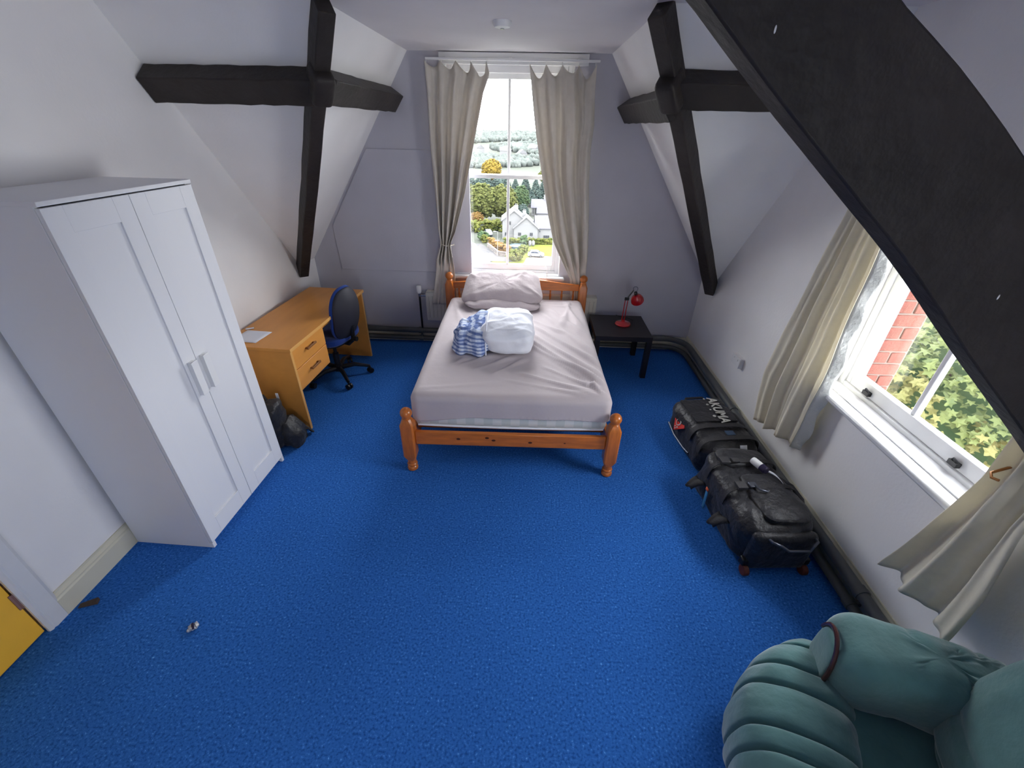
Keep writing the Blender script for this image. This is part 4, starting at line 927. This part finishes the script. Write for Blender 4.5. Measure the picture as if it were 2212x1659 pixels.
# outdoor base colours are dimmed by omat to balance the very bright sky
def foliage(name, a, b, sc=0.9): return omat(name, a, 0.9, 0.05, rgb2=b, vscale=sc, detail=6, bump=0.6, bscale=2.5, lo=0.35, hi=0.65)
M['leaf_green'] = foliage('green_foliage', (0.042, 0.052, 0.013), (0.108, 0.116, 0.036))
M['leaf_teal'] = foliage('blue_green_conifer', (0.030, 0.048, 0.042), (0.066, 0.090, 0.078))
M['leaf_mid'] = foliage('mid_green_foliage', (0.030, 0.055, 0.025), (0.070, 0.10, 0.045))
M['leaf_yellow'] = foliage('yellow_autumn_foliage', (0.14, 0.092, 0.012), (0.24, 0.175, 0.036))
M['leaf_orange'] = foliage('orange_autumn_foliage', (0.11, 0.060, 0.018), (0.17, 0.11, 0.035))
M['leaf_hedge'] = foliage('hedge_foliage', (0.045, 0.058, 0.012), (0.115, 0.12, 0.030))
M['leaf_far'] = foliage('far_hillside_foliage', (0.075, 0.090, 0.082), (0.12, 0.132, 0.12), 0.2)  # distance haze is put into this pale grey green colour
M['grass'] = omat('lawn_grass', (0.13, 0.155, 0.030), 0.95, 0.05, var=0.25, vscale=0.6)
M['meadow'] = omat('hillside_meadow', (0.055, 0.066, 0.048), 0.95, 0.05, rgb2=(0.10, 0.102, 0.09), vscale=0.012)
M['asphalt'] = omat('pale_asphalt', (0.155, 0.157, 0.160), 0.9, 0.1, var=0.08, vscale=0.8)
M['paving'] = omat('grey_pavement', (0.088, 0.086, 0.086), 0.9, 0.1, var=0.1, vscale=0.8)
M['roadline'] = omat('white_road_line', (0.22, 0.22, 0.21), 0.8)
M['gravel'] = omat('pale_gravel', (0.19, 0.165, 0.15), 0.95, 0.05, var=0.2, vscale=1.5)
M['render'] = omat('white_render', (0.22, 0.22, 0.22), 0.85, 0.1)
M['roof_pale'] = omat('pale_grey_roof', (0.155, 0.155, 0.160), 0.7, 0.2, var=0.1, vscale=1.2)
M['slate'] = omat('lavender_slate_roof', (0.105, 0.102, 0.125), 0.7, 0.2, var=0.1, vscale=1.2)
M['stone'] = omat('pale_wall_stone', (0.16, 0.145, 0.13), 0.9, 0.1, var=0.3, vscale=1.5)
M['win_dark'] = omat('dark_window_pane', (0.05, 0.052, 0.056), 0.2, 0.5)
M['car_white'] = omat('white_car_paint', (0.34, 0.34, 0.34), 0.3, 0.5)
M['car_silver'] = omat('silver_car_paint', (0.14, 0.145, 0.155), 0.3, 0.5)
M['car_glass'] = omat('blue_tinted_windscreen', (0.045, 0.06, 0.09), 0.1, 0.5)
M['tyre'] = omat('tyre_rubber', (0.03, 0.03, 0.03), 0.8)
M['lamp_pale'] = omat('pale_lamp_post', (0.20, 0.20, 0.20), 0.5)
M['pool_blue'] = omat('blue_pool_rim', (0.04, 0.075, 0.10), 0.5)
M['pool_water'] = omat('pool_cover', (0.10, 0.155, 0.165), 0.3, 0.5)
M['bark'] = omat('tree_bark', (0.035, 0.028, 0.02), 0.95, 0.05, var=0.3, vscale=3)
M['brick'] = omat('red_brick', (0.20, 0.062, 0.048), 0.9, 0.1, var=0.25, vscale=9, bump=0.3, bscale=60)
M['reveal'] = omat('white_outside_timber', (0.30, 0.30, 0.30), 0.5, 0.3)
M['mortar'] = omat('pale_mortar', (0.22, 0.17, 0.15), 0.95, 0.05)
M['oleaf'] = omat('sycamore_leaf_green', (0.050, 0.075, 0.016), 0.6, 0.2, rgb2=(0.10, 0.125, 0.030), vscale=0.9, detail=2, trans=0.25, lo=0.4, hi=0.6)
M['oleaf2'] = omat('sycamore_leaf_yellow', (0.115, 0.115, 0.026), 0.6, 0.2, rgb2=(0.16, 0.15, 0.045), vscale=0.9, detail=2, trans=0.25)
GZ = -26.0
def ss(t): t = max(0, min(1, t)); return t*t*(3-2*t)
def ground_z(x, y):
    d = sqrt(max(0.0, y)**2+(max(0, abs(x)-4)*0.9)**2)
    near = (1-ss((d-8)/46.0))*15.0
    far = ss((y-310)/620.0)*12.0+ss((y-310)/900.0)*3.0*NZ(x*0.006, y*0.006, 0)
    return GZ+near+far
mb = MB(); xs = [-700+i*28 for i in range(51)]; ys = [4.9]+[8+i*4 for i in range(20)]+[90+i*22 for i in range(48)]
mb.add([(x, y, ground_z(x, y)-(0.05 if y < 300 else 0)) for y in ys for x in xs], [(j*51+i, j*51+i+1, (j+1)*51+i+1, (j+1)*51+i) for j in range(len(ys)-1) for i in range(50)])
o = mb.build('ground_terrain', 'meadow', None, smooth=180); o['kind'] = 'structure'
mb = MB(); xs = [2.3+i*2.0 for i in range(36)]; ys = [-24+i*1.5 for i in range(20)]
mb.add([(x, y, ground_z(x, max(y, 4.9))-0.05-(0.0)) for y in ys for x in xs], [(j*36+i, j*36+i+1, (j+1)*36+i+1, (j+1)*36+i) for j in range(len(ys)-1) for i in range(35)])
o = mb.build('ground_terrain', 'gravel', None, smooth=180); o['kind'] = 'structure'
def flat_poly(name, pts, z, m, label=None, cat=None):
    o = MB().prism(pts, lambda u, v, t: (u, v, t), z-0.06, z).build(name, m, None, smooth=0)
    if label: tag(o, label, cat)
    else: o['kind'] = 'structure'
    return o
flat_poly('lawn', [(-9, 101), (16, 101), (16, 140), (-6, 140)], GZ+0.03, 'grass')
flat_poly('road', [(-30, 90), (-8.2, 92), (-8.9, 101.5), (-10.0, 105.0), (-15.8, 121.0), (-18.5, 129), (-30, 150)], GZ+0.06, 'asphalt')
flat_poly('road_line', [(-10.2, 103.0), (-9.55, 103.0), (-15.1, 120.6), (-15.7, 120.6)], GZ+0.09, 'roadline')
flat_poly('pavement', [(-9.5, 103.0), (-3.8, 103.0), (-5.4, 107.2), (-7.9, 108.2), (-11.3, 116.6), (-13.2, 120.4), (-15.0, 120.4)], GZ+0.075, 'paving')
flat_poly('driveway', [(-1.6, 100), (8, 100), (8, 108.4), (3.0, 109.5), (-0.6, 107.0)], GZ+0.07, 'gravel')

ICO = None
def ico(sub):
    bm = bmesh.new(); bmesh.ops.create_icosphere(bm, subdivisions=sub, radius=1.0)
    v = [tuple(x.co) for x in bm.verts]; f = [tuple(x.index for x in p.verts) for p in bm.faces]; bm.free(); return v, f
ICO0 = ico(1)
def blobs(mb, c, rad, n, r0, r1, rng, src=None, shell=True, flat=0.75, minz=None):
    v0, f0 = src or ICO0
    for _ in range(n):
        while True:
            d = Vector((rng.uniform(-1, 1), rng.uniform(-1, 1), rng.uniform(-1, 1)))
            if 0.05 < d.length <= 1: break
        if shell: d = d.normalized()*rng.uniform(0.72, 1.0)
        p = Vector((c[0]+d.x*rad[0], c[1]+d.y*rad[1], c[2]+d.z*rad[2])); r = rng.uniform(r0, r1)
        if minz is not None: p.z = max(p.z, minz+r*0.4)
        k = [rng.uniform(0.72, 1.28) for _ in range(len(v0))]; a = rng.uniform(0, 6.28); ca, sa = cos(a), sin(a)
        mb.add([(p.x+(x*ca-y*sa)*r*q, p.y+(x*sa+y*ca)*r*q, p.z+z*r*q*flat) for (x, y, z), q in zip(v0, k)], f0)
    return mb
def tree(label, x, y, h, w_, m, seed, n=110, r=(0.7, 1.5), trunk=0.25, conifer=False, name='broadleaf_tree'):
    n = int(n*5.5); r = (r[0]*0.40, r[1]*0.42); z0 = ground_z(x, y); rng = random.Random(seed)
    t = thing(name, label, 'tree', (x, y, z0), 0)
    mb = MB()
    if conifer:
        for i in range(n):
            f = i/n; z = h*(0.10+0.9*f); rr = w_*0.5*(1-f)**0.8
            a = rng.uniform(0, 6.28); blobs(mb, (rr*0.8*cos(a), rr*0.8*sin(a), z), (0.2, 0.2, 0.2), 1, r[0]*(1.15-0.7*f), r[1]*(1.15-0.7*f), rng, flat=0.8)
    else:
        blobs(mb, (0, 0, h*0.56), (w_*0.5-r[0]*0.6, w_*0.5-r[0]*0.6, h*0.44-r[0]*0.4), n, r[0], r[1], rng, minz=h*trunk*0.6)
        mb.lump((0, 0, h*0.56), (w_*0.40, w_*0.40, h*0.36), 1, 1, 16, 10)
    mb.build('crown', m, t, smooth=0, fix=False)
    MB().tube([(0, 0, -0.5), (0.05, 0, h*0.3), (0, 0, h*0.7)], [0.035*h, 0.025*h, 0.012*h], 8).build('trunk', 'bark', t)
    return t
tree('large bushy green tree behind the left hedge, through the tall window', -16.2, 150.0, 12.2, 11.5, 'leaf_green', 1, 170, (0.7, 1.6))
tree('large bushy green tree right of the biggest one, behind the white house', -9.5, 152.0, 11.8, 10.5, 'leaf_green', 2, 150, (0.7, 1.5))
tree('green tree at the left edge of the view through the tall window', -24.0, 158.0, 12.0, 11.0, 'leaf_green', 3, 130, (0.7, 1.5))
tree('orange autumn tree above the left hedge, beside the far street lamp', -17.2, 143.5, 4.6, 4.6, 'leaf_orange', 4, 90, (0.35, 0.75))
tree('round yellow autumn tree, seen just above the meeting rail', -22.5, 262.0, 12.5, 11.5, 'leaf_yellow', 5, 150, (0.6, 1.4))
tree('pale green round tree right of the yellow one, beyond the meeting rail', 8.0, 262.0, 8.2, 10.0, 'leaf_hedge', 6, 90, (0.6, 1.3))
tree('dark round tree between the two white houses', -4.0, 165.0, 10.2, 7.0, 'leaf_mid', 9, 120, (0.5, 1.2))
tree('grey green bush-like tree beside the far house gable', -2.6, 150.0, 6.3, 4.2, 'leaf_teal', 10, 90, (0.4, 0.8))
cg = 'blue green conifers behind the far house'
for i, (x, y, h, w_) in enumerate(((-6.5, 186, 10.2, 7.5), (-2.6, 192, 10.8, 8), (1.6, 186, 10.4, 7.5), (5.4, 193, 10.9, 8), (9.4, 187, 10.4, 7.5), (13.0, 194, 10.9, 8), (-10.5, 194, 10.6, 8))):
    tree('tall blue green conifer in the row behind the far house', x, y, h, w_, 'leaf_teal', 20+i, 130, (0.7, 1.3), conifer=True, name='conifer')['group'] = cg
for i, (x, y, h, w_) in enumerate(((-44, 205, 9.2, 10), (-36, 200, 9.6, 9.5), (-28.5, 206, 9.0, 9.5), (-21, 201, 9.4, 9.5), (-13.8, 206, 9.0, 9.0))):
    tree('pale blue green tree in the belt behind the large green trees', x, y, h, w_, 'leaf_teal', 90+i, 70, (0.8, 1.5), trunk=0.05)['group'] = 'tree belt behind the large green trees'
# woods and fields on the far hillside
rng = random.Random(33); mb = MB()
for i in range(11000):
    y = 330+rng.random()**1.3*640; x = (rng.uniform(-0.30, 0.26))*y
    if NZ(x*0.010+3, y*0.008, 1) < (-0.35 if y > 640 else (-0.08 if y > 430 else 0.06)): continue
    r = rng.uniform(1.8, 4.2)*(0.7+y/1400)
    blobs(mb, (x, y, ground_z(x, y)+r*0.5), (0.1, 0.1, 0.1), 1, r*0.8, r, rng, src=ICO0, flat=1.0)
o = mb.build('hillside_woodland', 'leaf_far', None, smooth=180, fix=False); tag(o, 'pale hazy woodland covering the far hillside', 'woodland', kind='stuff')
for i in range(9):
    y = 380+rng.random()*180; x = rng.uniform(-0.13, 0.10)*y; z = ground_z(x, y)
    h = thing('far_house', 'tiny pale house among the trees on the far hillside', 'house', (x, y, z), rng.uniform(0, 3), group='houses on the far hillside')
    MB().box((-5, -4, -1), (5, 4, 5)).build('walls', 'render', h, smooth=0)
    MB().prism([(-4.4, 5), (4.4, 5), (0, 8.2)], lambda u, v, t: (t, u, v), -5.3, 5.3).build('roof', 'roof_pale', h, smooth=0)
# hedges and bushes
def hedge(label, pts, wd_, h, m, seed, r=(0.35, 0.7), n=6, name='hedge', cat='hedge'):
    rng = random.Random(seed); mb = MB()
    for (a, b) in zip(pts, pts[1:]):
        a = Vector(a); b = Vector(b); L = (b-a).length
        for k in range(int(L*n)):
            p = a.lerp(b, rng.random()); q = Vector((rng.uniform(-wd_, wd_)/2, rng.uniform(-wd_, wd_)/2)); z = rng.uniform(0.15, h)
            blobs(mb, (p.x+q.x, p.y+q.y, GZ+z), (0.05, 0.05, 0.05), 1, r[0], r[1], rng)
    o = mb.build(name, m, None, smooth=0, fix=False); tag(o, label, cat); return o
hedge('tall green hedge along the road, left of the silver car', [(-21.5, 137), (-15.2, 135.2)], 2.2, 3.0, 'leaf_hedge', 41, n=26)
hedge('green hedge behind the silver car, left of the white house', [(-15.0, 139), (-8.6, 137.5)], 2.0, 3.0, 'leaf_hedge', 42, n=22)
hedge('orange brown hedge above the pale stone wall', [(-10.4, 119.6), (-7.2, 112.2), (-5.2, 110.2)], 1.5, 1.9, 'leaf_orange', 43, n=20)
hedge('clipped green hedge in front of the white house', [(-6.8, 121.0), (7.5, 122.4)], 1.0, 1.5, 'leaf_hedge', 44, n=22, r=(0.3, 0.55))
def bush(label, x, y, w_, h, m, seed, n=60, r=(0.25, 0.5)):
    rng = random.Random(seed); mb = MB(); blobs(mb, (x, y, GZ+h*0.5), (w_*0.5, w_*0.5, h*0.5), n, r[0], r[1], rng, minz=GZ)
    o = mb.build('bush', m, None, smooth=0, fix=False); tag(o, label, 'bush'); return o
bush('grey green bush at the road corner, below the silver car', -13.2, 125.0, 3.4, 2.4, 'leaf_mid', 51)
bush('yellow green bush at the top end of the stone wall', -12.6, 122.2, 2.0, 2.0, 'leaf_hedge', 52)
bush('small round bush beside the blue-rimmed garden pool', -1.6, 112.4, 2.3, 1.9, 'leaf_hedge', 53)
bush('large yellow green bush in the lower right pane, in front of the lawn', -3.3, 104.6, 4.2, 2.6, 'leaf_hedge', 54, 90)
bush('young tree-like bush before the hedge of the white house', -1.6, 119.2, 1.9, 3.2, 'leaf_mid', 55, 50)
# stone wall : single stones along its face
sw = thing('stone_wall', 'low pale stone wall beside the pavement, below the orange brown hedge', 'wall', (0, 0, 0))
rng = random.Random(61); wp = [(-11.3, 116.8), (-7.9, 108.5), (-5.3, 107.5), (-3.9, 107.9)]
core = MB(); svar = []
for (a, b) in zip(wp, wp[1:]):
    a = Vector((*a, 0)); b = Vector((*b, 0)); d = (b-a).normalized(); nrm = Vector((d.y, -d.x, 0)); L = (b-a).length
    if nrm.y > 0: nrm = -nrm
    mtx = Matrix(((d.x, nrm.x, 0, a.x), (d.y, nrm.y, 0, a.y), (0, 0, 1, GZ), (0, 0, 0, 1)))
    core.box((0, -0.35, 0), (L, 0, 1.15), mtx)
    for row in range(3):
        x = 0.0
        while x < L-0.2:
            l = min(rng.uniform(0.5, 0.95), L-x); z0 = 0.03+row*0.38
            MB().box((x+0.02, -0.02, z0), (x+l-0.03, 0.06+rng.uniform(0, 0.05), z0+0.33), mtx).build('stone', 'stone', sw, bevel=0.03, bseg=1)
            x += l
core.build('core', 'mortar', sw, smooth=0)
# street lamps
def street_lamp(label, x, y, h, arm):
    t = thing('street_lamp', label, 'lamp post', (x, y, GZ))
    MB().tube([(0, 0, 0), (0, 0, 1.2), (0, 0, 1.21), (0, 0, h)], [0.13, 0.12, 0.075, 0.055], 10).build('post', 'lamp_pale', t)
    MB().tube([(0, 0, h-0.1), (-arm*0.4, 0, h+0.05), (-arm, 0, h+0.08)], 0.045, 8).build('arm', 'lamp_pale', t)
    MB().lump((-arm-0.2, 0, h+0.06), (0.38, 0.16, 0.10), 0.6, 0.6, 16, 8).build('lantern', 'lamp_pale', t)
street_lamp('pale street lamp standing at the near stone wall by the pavement', -7.9, 108.0, 5.9, 0.5)
street_lamp('pale street lamp before the orange tree at the far end of the road', -18.6, 141.0, 4.6, 0.5)
MB().box((-0.75, -0.03, 3.7), (0.45, 0.03, 3.95)).build('road_sign', 'lamp_pale', bpy.data.objects['street_lamp'])
# houses
def hwin(par, x0, x1, z0, z1, y, fn, nb=1, m='win_dark'):
    f = MB(); f.prism([(x0-0.09, z0-0.09), (x1+0.09, z0-0.09), (x1+0.09, z1+0.09), (x0-0.09, z1+0.09)], lambda u, v, t: fn(u, y-t, v), 0.0, 0.05)
    fo_ = f.build('window', 'render', par, smooth=0)
    for k in range(nb+1):
        a = x0+(x1-x0)*k/(nb+1)+0.03; b = x0+(x1-x0)*(k+1)/(nb+1)-0.03
        MB().prism([(a, z0), (b, z0), (b, z1), (a, z1)], lambda u, v, t: fn(u, y-t, v), 0.05, 0.07).build('pane', m, fo_, smooth=0)
def gable_block(par, x0, x1, y0, y1, eave, apex, roofm, along='y', over=0.35, wall='walls'):
    cx = (x0+x1)/2; cy = (y0+y1)/2
    if along == 'y':
        pts = [(x0, -1), (x1, -1), (x1, eave), (cx, apex), (x0, eave)]; MB().prism(pts, lambda u, v, t: (u, t, v), y0, y1).build(wall, 'render', par, smooth=0)
        for s, xe in ((-1, x0), (1, x1)):
            k = (apex-eave)/(abs(xe-cx)); e = xe+s*over
            MB().prism([(cx, apex+0.02), (e, eave-over*k+0.02), (e, eave-over*k+0.2), (cx, apex+0.22)], lambda u, v, t: (u, t, v), y0-over, y1+over).build('roof', roofm, par, smooth=0)
    else:
        pts = [(y0, -1), (y1, -1), (y1, eave), (cy, apex), (y0, eave)]; MB().prism(pts, lambda u, v, t: (t, u, v), x0, x1).build(wall, 'render', par, smooth=0)
        for s, ye in ((-1, y0), (1, y1)):
            k = (apex-eave)/(abs(ye-cy)); e = ye+s*over
            MB().prism([(cy, apex+0.02), (e, eave-over*k+0.02), (e, eave-over*k+0.2), (cy, apex+0.22)], lambda u, v, t: (t, u, v), x0-over, x1+over).build('roof', roofm, par, smooth=0)
def chimney(par, x, y, z0, z1, w_=0.9):
    c = MB().box((x-w_/2, y-w_/2, z0), (x+w_/2, y+w_/2, z1)).build('chimney', 'render', par, smooth=0)
    for k in (-0.2, 0.2): MB().tube([(x+k, y, z1), (x+k, y, z1+0.45)], 0.13, 8).build('chimney_pot', 'roof_pale', c)
hs = thing('house', 'white rendered house with front gable and lavender slate wing beyond the lawn', 'house', (-4.5, 124.9, GZ), 0.05)
gable_block(hs, 0, 6.7, 0, 7, 3.5, 6.3, 'roof_pale')
gable_block(hs, 6.2, 17, 1.0, 7.4, 3.5, 6.1, 'slate', 'x')
gable_block(hs, -3.3, 3.2, 2.2, 10, 5.1, 7.6, 'roof_pale')
idf = lambda u, y, v: (u, y, v)
for x0, nb in ((1.15, 1), (4.45, 1)): hwin(hs, x0, x0+0.85, 1.5, 2.35, 0, idf, nb)
hwin(hs, 7.2, 7.5, 2.4, 2.8, 1.0, idf, 0); hwin(hs, 8.4, 10.1, 0.75, 1.5, 1.0, idf, 2); hwin(hs, 12.0, 13.6, 0.9, 2.0, 1.0, idf, 2)
hwin(hs, -2.6, -1.4, 1.0, 1.9, 2.2, idf, 1); hwin(hs, -1.9, -0.9, 4.0, 4.9, 2.2, idf, 1)
chimney(hs, 0.6, 6.0, 6.2, 8.6, 1.1); chimney(hs, 2.9, 4.5, 5.0, 7.4, 1.0)
MB().tube([(8.9, 3.2, 5.2), (8.9, 3.2, 6.6)], 0.07, 8).build('flue', 'lamp_pale', hs)
h2 = thing('house', 'white house with grey roof standing behind the gabled white house', 'house', (0.3, 166.0, GZ-0.6), -0.04)
gable_block(h2, 0, 11, 0, 7, 3.4, 5.6, 'slate', 'x'); gable_block(h2, 2.2, 8.5, -2.6, 2.0, 2.0, 3.6, 'slate', 'x')
hwin(h2, 0.35, 0.75, 1.3, 3.2, 0, idf, 0); hwin(h2, 1.15, 1.55, 1.3, 3.2, 0, idf, 0)
chimney(h2, 4.6, 3.5, 5.2, 7.0, 0.9)
# cars
def car(label, x, y, rz, paint, L=4.1, name='car'):
    t = thing(name, label, 'car', (x, y, GZ+0.08), rz); H = 1.48; Wd = 0.85
    pr = [(-L/2, 0.35), (-L/2+0.05, 0.85), (-L/2+0.25, 1.0), (-L/2+0.75, 1.42), (-0.1, H), (0.55, 1.38), (1.15, 0.98), (L/2-0.25, 0.82), (L/2, 0.60), (L/2, 0.32), (L/2-0.3, 0.22), (-L/2+0.3, 0.22)]
    MB().prism(pr, lambda u, v, s: (u, s*(1.0 if v < 1.0 else 0.86), v), -Wd, Wd).build('body', paint, t, bevel=0.07)
    MB().prism([(0.52, 1.36), (0.58, 1.37), (1.10, 1.01), (1.04, 1.00)], lambda u, v, s: (u+0.02, s, v), -0.66, 0.66).build('windscreen', 'car_glass', t, smooth=0)
    MB().prism([(-L/2+0.70, 1.40), (-L/2+0.74, 1.42), (-L/2+0.30, 1.04), (-L/2+0.25, 1.04)], lambda u, v, s: (u-0.03, s, v), -0.62, 0.62).build('rear_window', 'car_glass', t, smooth=0)
    for s in (-1, 1):
        MB().prism([(-1.25, 1.02), (-0.95, 1.34), (-0.25, 1.38), (-0.25, 1.02)], lambda u, v, q: (u, s*(Wd*0.885+q), v), -0.02, 0.10).build('side_window', 'car_glass', t, smooth=0)
        MB().prism([(-0.17, 1.02), (-0.17, 1.38), (0.45, 1.30), (0.85, 1.02)], lambda u, v, q: (u, s*(Wd*0.885+q), v), -0.02, 0.10).build('side_window', 'car_glass', t, smooth=0)
        for wx in (-1.25, 1.25):
            wl_ = MB().tube([(wx, s*(Wd-0.16), 0.30), (wx, s*(Wd+0.02), 0.30)], 0.31, 18).build('wheel', 'tyre', t)
            MB().tube([(wx, s*(Wd+0.0), 0.30), (wx, s*(Wd+0.035), 0.30)], 0.19, 14).build('hubcap', 'car_silver', wl_)
    return t
car('white hatchback car parked on the pale drive by the lawn', 1.7, 108.6, -0.08, 'car_white')
car('silver car with blue tinted windscreen parked before the hedge', -12.3, 131.5, radians(-75), 'car_silver', 4.3)
pl_ = thing('garden_pool', 'round garden pool with a blue rim on the lawn', 'pool', (-3.1, 116.4, GZ))
MB().lathe([(2.1, 0), (2.1, 0.75), (2.2, 0.80), (2.2, 0.86), (2.0, 0.86), (1.98, 0.6)], 36).build('rim', 'pool_blue', pl_)
MB().lathe([(1.97, 0.66), (1.97, 0.70), (0.01, 0.72)], 36).build('cover', 'pool_water', pl_)
for k, (x, y) in enumerate(((0.1, 119.6), (1.0, 119.7))):
    o = MB().lump((x, y, GZ+0.75), (0.45, 0.45, 0.75), 0.9, 0.9, 20, 12).build('garden_urn', 'render', None, smooth=180)
    tag(o, 'pale rounded garden ornament before the clipped hedge, the %s of two' % ('left' if k == 0 else 'right'), 'ornament')
# brick reveal outside the right window, each brick a part
bw = thing('brick_wall', 'red brick pier outside the right window, left of the tree', 'wall', (0, 0, 0))
rng = random.Random(71); BY = 2.335; bx0 = XR+0.215
MB().box((bx0-0.02, BY+0.006, 0.2), (bx0+0.20, BY+0.23, 2.9)).build('mortar_bed', 'mortar', bw, smooth=0)
bmeshes = {}
for row in range(34):
    z = 0.22+row*0.078; x = bx0-(0.0 if row % 2 else 0.115)
    while x < bx0+0.17:
        L = 0.215; a = max(x, bx0); b = min(x+L, bx0+0.19)
        if b-a > 0.03:
            key = round(b-a, 3)
            if key not in bmeshes:
                src = MB().box((0, 0, 0), (b-a, 0.10, 0.068)).build('brick', 'brick', bw, bevel=0.004, bseg=1); bmeshes[key] = src
                o = src
            else: o = copy_part(bmeshes[key], bw)
            o.location = (a, BY-rng.uniform(0, 0.004), z)
        x += L+0.010
MB().box((XR+0.14, BY-0.02, 0.86), (bx0+0.001, BY+0.2, 2.3)).build('timber_reveal', 'reveal', bw, smooth=0)
# sycamore outside the right window
sy = thing('sycamore_tree', 'leafy yellow green sycamore filling the right window', 'tree', (8.6, 7.4, ground_z(8.6, 7.4)), 0)
TZ = ground_z(8.6, 7.4)
MB().tube([(0.6, 0.2, -0.3), (0.45, 0.1, 3.0), (0.2, 0, 6.0), (0.0, 0, -TZ-1.2)], [0.30, 0.24, 0.18, 0.05], 12).build('trunk', 'bark', sy)
rng = random.Random(83); CC = Vector((0.0, 0.0, -TZ-2.75)); CR = Vector((2.7, 3.2, 2.75))
for k in range(9):
    d = Vector((rng.uniform(-1, 0.4), rng.uniform(-1, 1), rng.uniform(-0.6, 1))).normalized()
    e = CC+Vector((d.x*CR.x, d.y*CR.y, d.z*CR.z))*0.86; b0 = Vector((0.25, 0, CC.z-0.9+0.25*k*0.5))
    MB().tube([b0, b0.lerp(e, 0.5)+Vector((0, 0, 0.25)), e], [0.06, 0.035, 0.012], 7).build('branch', 'bark', sy)
def leafshape(seed):
    r = random.Random(seed); pts = []
    for k in range(11):
        a = -pi/2+0.28+(2*pi-0.56)*k/10; rr = (1.0 if k % 2 == 0 else 0.52)*(0.8+0.25*sin((a+pi/2)/2))*r.uniform(0.9, 1.1)
        pts.append((rr*cos(a)*0.5, rr*sin(a)*0.5+0.12, 0.06*r.uniform(-1, 1)-0.12*abs(cos(a))*rr))
    vs = [(0, 0.05, 0.03), (0, -0.38, 0.0)]+pts; n = len(pts)
    return vs, [(0, 2+i, 3+i) for i in range(n-1)]+[(0, 1, 2), (0, 1+n, 1)]
LS = [leafshape(s) for s in range(4)]
def leaf_mtx():
    while True:
        d = Vector((rng.uniform(-1, 1), rng.uniform(-1, 1), rng.uniform(-1, 1)))
        if 0.2 < d.length <= 1: break
    d.normalize(); lumpy = 1+0.22*NZ(d.x*2.6, d.y*2.6, d.z*2.6+5)
    q = rng.uniform(0.80, 1.0)*lumpy; p = CC+Vector((d.x*CR.x, d.y*CR.y, d.z*CR.z))*q
    nrm = (d*0.5+Vector((-0.25, -0.25, 0.75))+Vector((rng.uniform(-1, 1), rng.uniform(-1, 1), rng.uniform(-1, 1)))*0.45).normalized()
    return p, frame_rot(nrm, (rng.uniform(-1, 1), rng.uniform(-1, 1), rng.uniform(-1, 1))), rng.uniform(0.13, 0.23), d
toward = (Vector((0, 0, 2.17))-(Vector((8.6, 7.4, TZ))+CC)).normalized()
stuff = {0: MB(), 1: MB()}; singles = 0; lsrc = {}
for i in range(9000):
    p, Rm, s, d = leaf_mtx(); c = 1 if NZ(p.x*0.9+2, p.y*0.9, p.z*0.9) > 0.02+rng.uniform(-0.15, 0.15) else 0
    if d.dot(toward) < -0.25 and rng.random() < 0.75: continue
    k = rng.randrange(4); mt = Matrix.Translation(p) @ Rm @ Matrix.Scale(s, 4)
    if singles < 300 and d.dot(toward) > 0.55:
        key = (k, c)
        if key not in lsrc:
            o = MB().add(LS[k][0], LS[k][1]).build('leaf', 'oleaf2' if c else 'oleaf', sy, smooth=0, fix=False); lsrc[key] = o
        else: o = copy_part(lsrc[key], sy)
        o.matrix_local = mt; singles += 1
    else: stuff[c].add([mt @ Vector(v) for v in LS[k][0]], LS[k][1])
for c in (0, 1): stuff[c].build('foliage', 'oleaf2' if c else 'oleaf', sy, smooth=0, fix=False)['kind'] = 'stuff'
MB().lump(tuple(CC), tuple(CR*0.74), 1, 1, 28, 16, disp=lambda p, d: p*(1+0.22*NZ(d.x*2.6, d.y*2.6, d.z*2.6+5))).build('inner_foliage', 'leaf_mid', sy, smooth=180)['kind'] = 'stuff'
